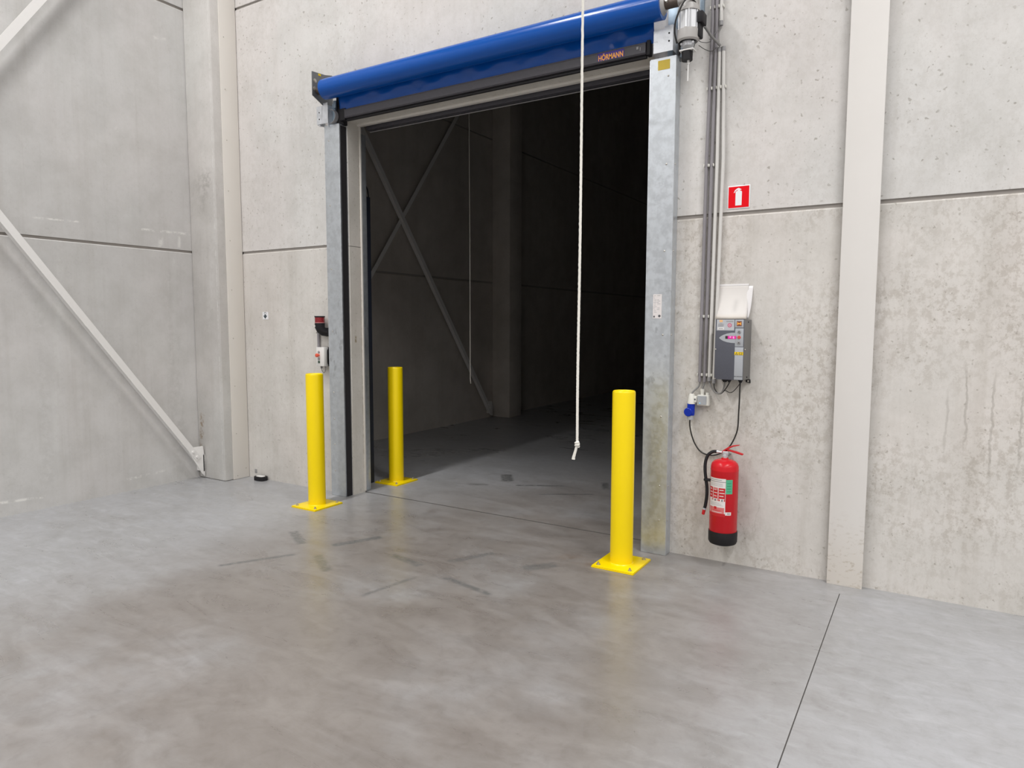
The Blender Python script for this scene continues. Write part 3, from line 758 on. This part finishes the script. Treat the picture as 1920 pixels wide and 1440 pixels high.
t = MB(); t.cyl((EX-.044, EY, .7855), (EX-.064, EY, .786), .010, 16); t.build('ferrule', m_plate, hose)
t = MB(); t.cyl((EX-.117, EY-.032, .402), (EX-.1195, EY-.032, .390), .0115, 16); t.build('collar', m_lgrey, hose)
t = MB(); t.cyl((EX-.1195, EY-.032, .390), (EX-.127, EY-.031, .355), .011, 16, .010, .002); t.build('nozzle_cap', m_redp, hose, label='red nozzle cap')
t = MB(); t.box((EX-.125, EY-.05, .588), (EX-.078, EY-.02, .604), .004); t.build('hose_clip', m_black, ext)
# curved printed labels: patches of a cylinder just over the body
def patch(mb, a0, a1, z0, z1, r):
    n = max(2, int(abs(a1-a0)/.08)+1)
    lo = [mb.bm.verts.new((EX+r*math.sin(a0+(a1-a0)*k/n), EY-r*math.cos(a0+(a1-a0)*k/n), z0)) for k in range(n+1)]
    hi = [mb.bm.verts.new((EX+r*math.sin(a0+(a1-a0)*k/n), EY-r*math.cos(a0+(a1-a0)*k/n), z1)) for k in range(n+1)]
    for k in range(n):
        f = mb.bm.faces.new((lo[k], lo[k+1], hi[k+1], hi[k])); f.material_index = mb.mi
t = MB(); A0, A1 = -1.02, .36
def lab(u0, u1, z0, z1, mi, d):
    t.mi = mi; patch(t, A0+(A1-A0)*u0, A0+(A1-A0)*u1, z0, z1, ER+d)
lab(0, 1, .372, .625, 0, .0006)
lab(0, 1, .601, .604, 1, .0010)
lab(0, 1, .372, .392, 2, .0010); lab(.05, .95, .392, .432, 3, .0010)
for k in range(3): lab(.15+.1*k, .9-.06*k, .386+k*.012, .389+k*.012, 0 if k == 1 else 2, .0013)
lab(.40, .55, .418, .436, 2, .0013)
for c0, c1 in ((.02, .29), (.33, .60), (.64, .98)):
    lab(c0, c1, .475, .562, 2, .0010)
    for k in range(4): lab(c0+.04, c1-.03-.05*(k % 2), .486+k*.020, .491+k*.020, 0, .0013)
lab(.33, .60, .548, .562, 3, .0013); lab(.36, .57, .500, .512, 3, .0013)
for c0 in (.03, .36, .72): lab(c0, c0+.2, .468, .490, 0, .0014)
lab(.42, .50, .473, .487, 1, .0017); lab(.80, .86, .473, .487, 1, .0017)
lab(.1, .8, .612, .617, 4, .0013)
for k in range(3): lab(.1, .85, .574+k*.008, .576+k*.008, 4, .0012)
for k in range(3): lab(.1, .9-.1*k, .444+k*.008, .446+k*.008, 4, .0012)
t.build('instruction_label', [m_label_w, m_ink, m_redp, m_label_p, m_greyink], body, label='white and red instruction label')
t = MB(); patch(t, .37, .86, .525, .620, ER+.0008); t.mi = 1
for k in range(4): patch(t, .45, .75, .540+k*.018, .544+k*.018, ER+.0012)
t.build('inspection_label', [m_green, simple('green_print', (.03, .22, .13), .6)], body, label='green inspection label')
t = MB(); patch(t, .37, .80, .383, .404, ER+.0008); t.mi = 1; patch(t, .50, .72, .389, .398, ER+.0012)
t.build('date_label', [m_label_w, m_greyink], body, label='small white label')
t = MB(); t.box((EX-.03, -.032, .56), (EX+.03, -.001, .70), .003); t.box((EX-.012, EY+.01, .755), (EX+.012, -.001, .763), .002); t.build('wall_hook', m_dplate, ext)

# ---------------------------------------------------------------- fire sign, arrow sticker
sg = thing('fire_sign', 'red square fire extinguisher sign on the wall beside the conduits', 'sign', (-1.14, -.002, 2.39))
t = MB(); t.box((-1.2125, -.004, 2.391), (-1.0680, -.0005, 2.540), .0008); t.build('plate', m_signw, sg)
t = MB(); t.box((-1.2060, -.0052, 2.3975), (-1.0745, -.0040, 2.5335)); t.build('red_field', m_signred, sg)
def su(u, v): return (-1.2060+.1315*u, 2.3975+.136*v)
t = MB()
t.prism([su(.345, .10), su(.645, .10), su(.650, .115), su(.655, .74), su(.63, .775), su(.545, .80), su(.58, .825), su(.635, .85), su(.50, .93), su(.43, .915), su(.31, .835), su(.25, .70), su(.30, .715), su(.335, .775), su(.43, .835), su(.455, .80), su(.37, .77), su(.345, .73)], 'y', -.0060, -.0051)
t.build('pictogram', m_signw, sg, label='white extinguisher pictogram')
st = thing('arrow_sticker', 'small white sticker with dark down arrow on the left wall panel', 'sticker', (-5.85, -.001, 1.67))
t = MB(); t.box((-5.893, -.0025, 1.672), (-5.808, -.0004, 1.749)); t.build('backing', m_signw, st)
t = MB(); t.prism([(-5.852, 1.678), (-5.822, 1.711), (-5.840, 1.711), (-5.840, 1.724), (-5.864, 1.724), (-5.864, 1.711), (-5.882, 1.711)], 'y', -.0034, -.0024)
for a, b in (((-5.866, 1.727), (-5.861, 1.746)), ((-5.843, 1.727), (-5.838, 1.746)), ((-5.866, 1.742), (-5.838, 1.746))): t.box((a[0], -.0034, a[1]), (b[0], -.0024, b[1]))
t.build('arrow', simple('dark_teal_print', (.045, .065, .075), .6), st, label='dark arrow')

# ---------------------------------------------------------------- beacon, button box on the left of the door
bc = thing('warning_beacon', 'red warning beacon on black elbow base left of the door post', 'warning light', (-4.97, -.07, 1.53))
BX, BY = -4.984, -.075
t = MB(); t.cyl((BX, BY, 1.690), (BX, BY, 1.703), .049, 36, bev=.003); t.build('cap', m_black, bc)
t = MB(); t.lathe([(0, 1.640), (.0455, 1.640), (.0455, 1.690), (0, 1.690)], (BX, BY, 0), 36)
for k in range(4): t.lathe([(.0450, 1.645+k*.011), (.0470, 1.649+k*.011), (.0450, 1.653+k*.011)], (BX, BY, 0), 36)
t.build('lens', m_redglass, bc, label='dark red lens')
t = MB(); t.lathe([(.0455, 1.636), (.0485, 1.637), (.0485, 1.641), (.0455, 1.642)], (BX, BY, 0), 36); t.build('ring', simple('pink_ring', (.55, .25, .25), .4), bc)
t = MB(); t.tube([(BX, BY, 1.638), (BX, BY, 1.60), (BX+.006, BY+.008, 1.575), (BX+.022, BY+.028, 1.552), (BX+.045, BY+.050, 1.545), (BX+.060, -.012, 1.545)], [.047, .047, .045, .040, .036, .036], 28)
t.prism([(-4.945, 1.592), (-4.884, 1.592), (-4.884, 1.562), (-4.907, 1.524), (-4.945, 1.524)], 'y', -.05, -.0005, .002)
base = t.build('elbow_base', m_black, bc, angle=50)
t = MB(); t.box((BX-.036, BY-.0455, 1.604), (BX-.012, BY-.040, 1.613), .001, M=None); t.build('mark', m_white, base)
t = MB(); t.cyl((-5.062, -.022, 1.40), (-5.062, -.022, 1.545), .0135, 20); t.build('tube', m_pipe_d, None)
cnd = bpy.data.objects['tube']; cnd.name = 'conduit'; tag(cnd, 'short grey conduit between the red beacon and the button box', 'conduit')
t = MB(); t.box((-5.082, -.012, 1.535), (-5.042, -.0005, 1.552), .002); t.box((-5.082, -.038, 1.538), (-5.078, -.001, 1.550)); t.box((-5.046, -.038, 1.538), (-5.042, -.001, 1.550)); t.build('clip', m_offw, cnd)
bb = thing('button_box', 'white push-button box with red mushroom button left of the door post', 'control box', (-4.95, -.05, 1.22))
t = MB(); t.box((-5.030, -.088, 1.226), (-4.925, -.030, 1.407), .006); t.build('housing', m_white, bb)
t = MB(); t.prism([(-4.985, 1.226), (-4.899, 1.226), (-4.899, 1.407), (-4.985, 1.407)], 'y', -.030, -.0005, .002)
t.prism([(-.031, 1.236), (-.044, 1.250), (-.046, 1.270), (-.046, 1.360), (-.044, 1.380), (-.031, 1.398)], 'x', -4.985, -4.9235); t.build('back_box', m_black, bb, label='black back box')
for z, mt_ in ((1.362, m_mgrey), (1.298, m_mgrey), (1.267, simple('dark_green_button', (.05, .09, .06), .4))):
    t = MB(); t.cyl((-4.990, -.087, z), (-4.990, -.096, z), .0125, 20, .0115, .002); t.build('push_button', mt_, bb)
t = MB(); t.cyl((-4.990, -.087, 1.331), (-4.990, -.108, 1.331), .010, 18); t.lathe([(0, -.004), (.012, -.004), (.0175, .001), (.0185, .010), (.016, .018), (.008, .022), (0, .0225)], M=Matrix.Translation((-4.990, -.106, 1.331)) @ Matrix.Rotation(PI/2, 4, 'X'), n=24)
t.build('emergency_button', simple('orange_red_plastic', (.72, .10, .05), .35), bb, label='red mushroom emergency button')
for x, z, r in ((-5.000, 1.203, .010), (-4.945, 1.212, .006)):
    t = MB(); t.cyl((x, -.05, z), (x, -.05, 1.228), r, 14); t.build('gland', m_gcable, bb)
t = MB(); t.tube(spline([(-5.000, -.05, 1.206), (-4.996, -.048, 1.180), (-4.972, -.046, 1.162), (-4.950, -.048, 1.186), (-4.945, -.05, 1.215)]), .0032, 8); t.build('wire', m_gcable, bb)
# small grey cap low on the wall and the black tub on the floor
t = MB(); t.box((-6.086, -.006, .052), (-6.054, -.0004, .092), .001); tag(t.build('wall_plate', m_mgrey), 'tiny grey plate low on the wall above the black tub', 'plate')
tub = thing('tub', 'small black tub with white top on the floor by the wall', 'tub', (-5.945, -.055, 0))
t = MB(); n = 28; pts = [(-5.930+.074*math.copysign(abs(math.cos(2*PI*k/n))**.7, math.cos(2*PI*k/n)), -.055+.050*math.copysign(abs(math.sin(2*PI*k/n))**.7, math.sin(2*PI*k/n))) for k in range(n)]
t.prism(pts, 'z', .001, .042, .004); t.build('rim', m_black, tub)
t = MB(); t.prism([(-5.930+(x+5.930)*.7, -.055+(y+.055)*.62) for x, y in pts], 'z', .038, .0455, .0015); t.build('lid', m_white, tub, label='white top')

# ---------------------------------------------------------------- conduits
def pipe(pts, mat, label, clips=(), r=.0112, sleeve_end=None, wide=False, top_cap=None):
    root = thing('conduit', label, 'conduit', (pts[-1][0], -.02, pts[-1][1]), 'conduits above the control box')
    t = MB(); t.tube([(x, -.020, z) for x, z in pts], r, 20); t.build('pipe', mat, root)
    def at(z):
        for (x0, z0), (x1, z1) in zip(pts, pts[1:]):
            if z1 <= z <= z0: return x0+(x1-x0)*(z0-z)/(z0-z1)
        return pts[-1][0]
    for z in clips:
        x = at(z); t = MB()
        t.box((x-.010, -.008, z-.011), (x+.010, -.0004, z+.011))
        for s in (-1, 1): t.box((x+s*(r+.0025)-.0025, -.034, z-.009), (x+s*(r+.0025)+.0025, -.001, z+.009), .001)
        t.build('clip', m_offw, root)
    if sleeve_end:
        for z in sleeve_end:
            t = MB(); t.cyl((at(z), -.020, z-.014), (at(z), -.020, z+.014), r+.0016, 20); t.build('end_sleeve', m_mgrey, root)
    return root
CL = (3.692, 3.181, 2.686, 1.686, 1.290)
pipe([(-1.337, 4.4), (-1.338, 3.60), (-1.353, 2.73), (-1.361, 1.24)], m_pipe_d, 'dark grey conduit above the blue plug, leftmost of the four', CL)
pipe([(-1.310, 4.4), (-1.311, 3.60), (-1.318, 2.73), (-1.328, 1.24)], m_pipe_d, 'dark grey conduit above the switch box, second from left', CL)
pipe([(-1.288, 3.425), (-1.283, 2.73), (-1.296, 1.255)], m_pipe_l, 'light grey conduit right of the dark ones, third from left', (3.181, 1.290), sleeve_end=(3.420, 1.262))
pipe([(-1.262, 3.425), (-1.243, 2.73), (-1.264, 1.238)], m_pipe_l, 'light grey conduit nearest the control box, rightmost of the four', (3.181, 1.290), sleeve_end=(3.420, 1.248))
pipe([(-1.282, 4.4), (-1.282, 3.58)], m_pipe_l, 'short light grey conduit above the end of the cable sheath', (3.692,), sleeve_end=(3.585,))
t = MB()
t.tube(spline([(-1.282, -.02, 3.572), (-1.300, -.03, 3.54), (-1.330, -.05, 3.50), (-1.345, -.06, 3.48)]), .0022, 6)
t.tube(spline([(-1.281, -.02, 3.572), (-1.291, -.03, 3.52), (-1.289, -.03, 3.46), (-1.288, -.02, 3.425)]), .0022, 6)
tag(t.build('wire', m_gcable), 'thin wires hanging from the short light conduit by the motor', 'wire')

# ---------------------------------------------------------------- control box
cb = thing('control_box', 'dark grey door control box with pink display on the wall', 'control box', (-1.13, -.002, 1.27))
CX0, CX1, CZ0, CZ1, CY = -1.232, -1.046, 1.272, 1.664, -.130
t = MB(); t.prism([(CX0, -.010), (CX0, CY), (CX1, CY), (CX1+.016, -.010)], 'z', CZ0, CZ1, .003)
t.box((CX0+.01, -.010, CZ0+.01), (CX1+.01, -.001, CZ1-.01)); t.mi = 1
t.build('housing', [m_dgrey2], cb)
t = MB(); t.box((CX0-.001, CY-.002, CZ0-.001), (CX1-.003, CY, CZ1+.001), .0008); t.build('front_cover', m_dgrey, cb, label='dark blue-grey front cover')
Y0, Y1, Y2, Y3 = CY-.0020, CY-.0032, CY-.0040, CY-.0046
t = MB(); t.box((-1.2245, Y1, 1.593), (-1.1120, Y0, 1.6635)); t.mi = 1
t.box((-1.207, Y2, 1.647), (-1.187, Y1, 1.6615)); t.mi = 2
for k in range(4): t.box((-1.216, Y2, 1.619+k*.005), (-1.182+.004*(k % 2), Y1, 1.6215+k*.005))
t.box((-1.206, Y2, 1.636), (-1.188, Y1, 1.640))
for k in range(2): t.box((-1.164, Y2, 1.648+k*.005), (-1.118, Y1, 1.651+k*.005))
t.mi = 3; t.box((-1.217, Y2, 1.598), (-1.177, Y1, 1.613)); t.mi = 2; t.box((-1.211, Y3, 1.603), (-1.184, Y2, 1.607))
t.mi = 4; t.cyl((-1.1415, Y1, 1.627), (-1.1415, Y2, 1.627), .0135, 24); t.mi = 5; t.cyl((-1.1415, Y2, 1.627), (-1.1415, Y3, 1.627), .009, 24); t.mi = 4; t.cyl((-1.1415, Y3, 1.627), (-1.1415, Y3-.0005, 1.627), .003, 12)
t.build('sticker', [simple('sticker_silver', (.50, .515, .545), .4), simple('sticker_orange', (.85, .50, .22), .5), m_greyink, m_white, simple('stamp_magenta', (.55, .12, .22), .5), simple('stamp_pink', (.66, .38, .45), .5)], cb, label='silver information sticker')
t = MB(); t.box((-1.1075, Y1, 1.6115), (-1.0535, Y0, 1.6630), .001); t.mi = 1; t.box((-1.0965, Y2, 1.6215), (-1.0655, Y1, 1.6535)); t.mi = 2
cx, cz = -1.081, 1.6375
t.prism([(cx-.012, cz+.011), (cx-.004, cz+.004), (cx+.004, cz+.004), (cx+.012, cz+.011), (cx+.012, cz-.011), (cx+.004, cz-.004), (cx-.004, cz-.004), (cx-.012, cz-.011)], 'y', Y3, Y2)
t.build('logo_tile', [m_lgrey, simple('logo_brown', (.20, .07, .05), .5), m_orange], cb, label='grey tile with orange emblem')
t = MB(); t.box((-1.1050, Y1, 1.4895), (-1.0525, Y0, 1.6065), .001)
pts = [(-1.1040, 1.5790), (-1.128, 1.5785), (-1.156, 1.573), (-1.182, 1.5635), (-1.201, 1.5515), (-1.2075, 1.5450), (-1.201, 1.5370), (-1.182, 1.5250), (-1.156, 1.5165), (-1.128, 1.5120), (-1.1040, 1.5115)]
t.prism(pts, 'y', Y1, Y0); t.build('button_panel', m_lgrey, cb, label='light grey button and display panel')
t = MB(); t.box((-1.167, Y2, 1.5385), (-1.097, Y1, 1.5575)); t.mi = 1; t.box((-1.151, Y3, 1.5390), (-1.0975, Y2, 1.5570)); t.mi = 2
def seg7(x, z, segs, w=.0085, h=.013):
    b = .0022
    S = {'a': (x, z+h-b, x+w, z+h), 'g': (x, z+h/2-b/2, x+w, z+h/2+b/2), 'd': (x, z, x+w, z+b), 'f': (x, z+h/2, x+b, z+h), 'e': (x, z, x+b, z+h/2), 'b': (x+w-b, z+h/2, x+w, z+h), 'c': (x+w-b, z, x+w, z+h/2)}
    for k in segs: q = S[k]; t.box((q[0], Y3-.0006, q[1]), (q[2], Y3, q[3]))
seg7(-1.139, 1.5415, 'fbgaf'); seg7(-1.118, 1.5415, 'afgedc')
t.build('display', [m_dispoff, m_dispglow, m_digit], cb, label='pink lit digit display')
for z, mt_ in ((1.5845, m_mgrey), (1.549, simple('red_button', (.62, .08, .06), .4)), (1.514, m_mgrey)):
    t = MB(); t.cyl((-1.0795, Y1, z), (-1.0795, Y1-.004, z), .0115, 24, .0105, .001)
    if mt_ == m_mgrey:
        t.mi = 1; t.prism([(-1.0855, z-.003), (-1.0735, z-.003), (-1.0795, z+.004)], 'y', Y1-.0046, Y1-.004)
    t.build('push_button', [mt_, m_black], cb)
t = MB(); t.box((-1.1045, Y1, 1.2735), (-1.0505, Y0, 1.4855), .001); t.mi = 1; t.box((-1.1045, Y2, 1.2925), (-1.0925, Y1, 1.2970)); 
for k in range(9): t.box((-1.0890+k*.0042, Y2, 1.2925), (-1.0860+k*.0042, Y1, 1.2970))
t.build('side_strip', [m_lgrey, m_ink], cb, label='light grey strip')
t = MB(); t.box((-1.1055, Y2-.0003, 1.4345), (-1.0505, Y1, 1.4545)); t.mi = 1
zc = 1.4375
for a, b in (((-1.101, zc), (-1.083, zc)), ((-1.101, zc), (-1.092, zc+.0145)), ((-1.083, zc), (-1.092, zc+.0145))): t.tube([(a[0], Y2-.0006, a[1]), (b[0], Y2-.0006, b[1])], .0011, 6)
t.box((-1.0927, Y2-.0012, zc+.003), (-1.0913, Y2, zc+.009))
for a, b in (((-1.077, zc), (-1.057, zc+.002)), ((-1.077, zc+.012), (-1.057, zc+.014)), ((-1.077, zc), (-1.0745, zc+.014)), ((-1.0595, zc), (-1.057, zc+.014))): t.box((a[0], Y2-.0012, a[1]), (b[0], Y2, b[1]))
t.build('warning_label', [m_ylab2, m_ink], cb, label='yellow warning label')
for (x, z) in ((-1.2275, 1.469), (-1.2275, 1.276)):
    t = MB(); t.ball((x, CY-.003, z), .004, 6); t.build('screw', m_steel, cb)
t = MB(); t.ball((-1.0415, -.122, 1.471), .004, 6); t.build('screw', m_steel, cb)
for (y, z) in ((-.07, 1.648), (-.07, 1.288)):
    t = MB(); t.cyl((CX1+.0075, y, z), (CX1+.0110, y, z), .005, 12); t.build('hole', m_black, cb)
for x, r in ((-1.178, .020), (-1.150, .014), (-1.077, .015)):
    t = MB(); t.cyl((x, -.07, CZ0+.001), (x, -.07, CZ0-.012), r, 20); t.cyl((x, -.07, CZ0-.010), (x, -.07, CZ0-.022), r*.8, 8, r*.6); t.build('cable_gland', m_black, cb)
t = MB(); P = [(-1.058, 1.270), (-1.028, 1.270), (-1.026, 1.246), (-1.056, 1.250)]
t.prism(P, 'y', -.012, -.001, .001); t.build('mounting_foot', m_black, cb)
t = MB(); t.cyl((-1.040, -.0118, 1.259), (-1.040, -.0150, 1.259), .006, 12); t.build('foot_screw', m_steel, cb)

# documents above the control box
pk = thing('document_sleeve', 'milky plastic document sleeve taped above the control box', 'document', (-1.155, -.01, 1.665))
t = MB(); n = 12
for (dy, mi, x0, x1) in ((0, 0, -1.262, -1.058),):
    g = []
    for j in range(n+1):
        v = j/n; z = 1.897 - v*.229; g.append([t.bm.verts.new((x0+(x1-x0)*i/n, -.003 - .055*v*v*(.6+.4*math.sin(PI*i/n)) , z - .0*i)) for i in range(n+1)])
    for j in range(n):
        for i in range(n): t.bm.faces.new((g[j][i], g[j][i+1], g[j+1][i+1], g[j+1][i]))
o = t.build('sleeve', m_sleeve, pk, angle=80); sm = o.modifiers.new('thickness', 'SOLIDIFY'); sm.thickness = .001
t = MB(); t.box((-1.262, -.0045, 1.888), (-1.058, -.0008, 1.900)); t.build('top_strip', m_paper, pk)
pp = thing('paper_sheet', 'white paper sheet curling out from behind the plastic sleeve', 'paper', (-1.05, -.002, 1.67))
t = MB(); g = []
for j in range(n+1):
    v = j/n; z = 1.885 - v*.214; x1 = -1.030 - .004*v - .016*v**3
    g.append([t.bm.verts.new((-1.20+(x1+1.20)*i/n, -.0015 - .022*v*v*(i/n) - .010*(i/n)**3*math.sin(PI*v), z)) for i in range(n+1)])
for j in range(n):
    for i in range(n): t.bm.faces.new((g[j][i], g[j][i+1], g[j+1][i+1], g[j+1][i]))
o = t.build('sheet', m_paper, pp, angle=80); sm = o.modifiers.new('thickness', 'SOLIDIFY'); sm.thickness = .0008

# ---------------------------------------------------------------- plug, switch and their cables
pg = thing('power_plug', 'blue and white power plug hanging on the wall below the dark conduits', 'plug', (-1.412, -.04, .975))
PX, PY = -1.408, -.042
t = MB(); t.lathe([(0, 1.157), (.016, 1.157), (.019, 1.150), (.028, 1.095), (.028, 1.088), (0, 1.088)], (PX+.002, PY, 0), 28)
t.box((PX+.018, PY-.02, 1.098), (PX+.040, PY+.02, 1.142), .006); t.box((PX-.02, PY+.005, 1.10), (PX+.02, -.001, 1.14), .003)
pw = t.build('socket_housing', m_offw, pg)
t = MB(); t.cyl((PX+.030, PY-.0195, 1.121), (PX+.030, PY-.0215, 1.121), .006, 12); t.build('screw', m_ink, pw)
t = MB(); t.lathe([(0, 1.090), (.0255, 1.090), (.0255, 1.025), (.024, 1.008), (0, 1.006)], (PX-.002, PY, 0), 30)
t.cyl((PX-.012, PY-.010, 1.032), (PX-.014, PY-.032, 1.030), .030, 32, bev=.004); t.box((PX-.014, PY-.029, 1.055), (PX-.004, PY-.022, 1.085), .002)
t.build('blue_shell', m_pblue, pg, label='blue shell and flap')
t = MB(); t.cyl((PX-.006, PY, .976), (PX-.006, PY, 1.008), .021, 24, .024, .002); t.build('plug_end', m_lgrey, pg)
sw = thing('switch_box', 'small white wall switch with grey rocker and blue light', 'switch', (-1.32, -.03, 1.08))
SX = -1.324
t = MB(); t.box((SX-.043, -.052, 1.080), (SX+.037, -.0005, 1.152), .004); t.cyl((SX+.020, -.026, 1.150), (SX+.020, -.026, 1.168), .011, 18)
t.cyl((SX-.014, -.026, 1.150), (SX-.014, -.026, 1.186), .012, 18); t.cyl((SX-.014, -.026, 1.172), (SX-.014, -.026, 1.192), .014, 8); t.build('housing', m_offw, sw)
t = MB(); t.prism([(-.0515, 1.087), (-.056, 1.087), (-.0615, 1.146), (-.0515, 1.146)], 'x', SX-.037, SX+.021); rk = t.build('rocker', m_lgrey, sw)
t = MB(); t.ball((SX-.022, -.0575, 1.097), .0035, 6); t.build('indicator', m_led, rk, label='small blue light')
def cable(pts, r, mat, label, k=8):
    t = MB(); t.tube(spline(pts, k), r, 10); return tag(t.build('cable', mat), label, 'cable')
yw = -.030
cable([(-1.361, -.020, 1.252), (-1.361, -.022, 1.225), (-1.369, -.026, 1.204), (-1.392, -.034, 1.180), (-1.404, -.040, 1.163), (-1.406, -.042, 1.150)], .0058, m_gcable, 'grey cable from the leftmost conduit to the blue plug')
cable([(-1.328, -.020, 1.252), (-1.328, -.022, 1.225), (-1.334, -.024, 1.208), (-1.338, -.026, 1.190)], .0058, m_gcable, 'grey cable from the second conduit to the switch box')
cable([(-1.416, -.042, .980), (-1.415, -.038, .926), (-1.400, -.026, .852), (-1.374, -.018, .792), (-1.340, -.014, .754), (-1.298, -.012, .738), (-1.258, -.012, .738), (-1.218, -.012, .752), (-1.179, -.012, .775), (-1.145, -.014, .814), (-1.115, -.018, .874), (-1.096, -.024, .939), (-1.090, -.036, 1.032), (-1.083, -.055, 1.131), (-1.080, -.066, 1.211), (-1.077, -.070, 1.252)], .0048, m_cable, 'black cable looping from the blue plug up to the control box')
cable([(-1.296, -.020, 1.252), (-1.293, -.022, 1.235), (-1.279, -.028, 1.209), (-1.254, -.036, 1.179), (-1.222, -.046, 1.168), (-1.197, -.056, 1.184), (-1.182, -.066, 1.222), (-1.178, -.07, 1.254)], .0052, m_gcable, 'grey cable loop from the third conduit into the control box')
cable([(-1.264, -.020, 1.240), (-1.259, -.022, 1.202), (-1.232, -.034, 1.170), (-1.206, -.044, 1.170), (-1.174, -.058, 1.204), (-1.152, -.068, 1.240), (-1.150, -.07, 1.252)], .0036, m_cable, 'black cable loop from the rightmost conduit into the control box')
cable([(-1.196, -.050, 1.186), (-1.176, -.048, 1.190), (-1.150, -.048, 1.179), (-1.124, -.054, 1.190), (-1.088, -.066, 1.232), (-1.080, -.07, 1.250)], .0026, m_cable, 'thin black wire drooping between the control box cable glands')
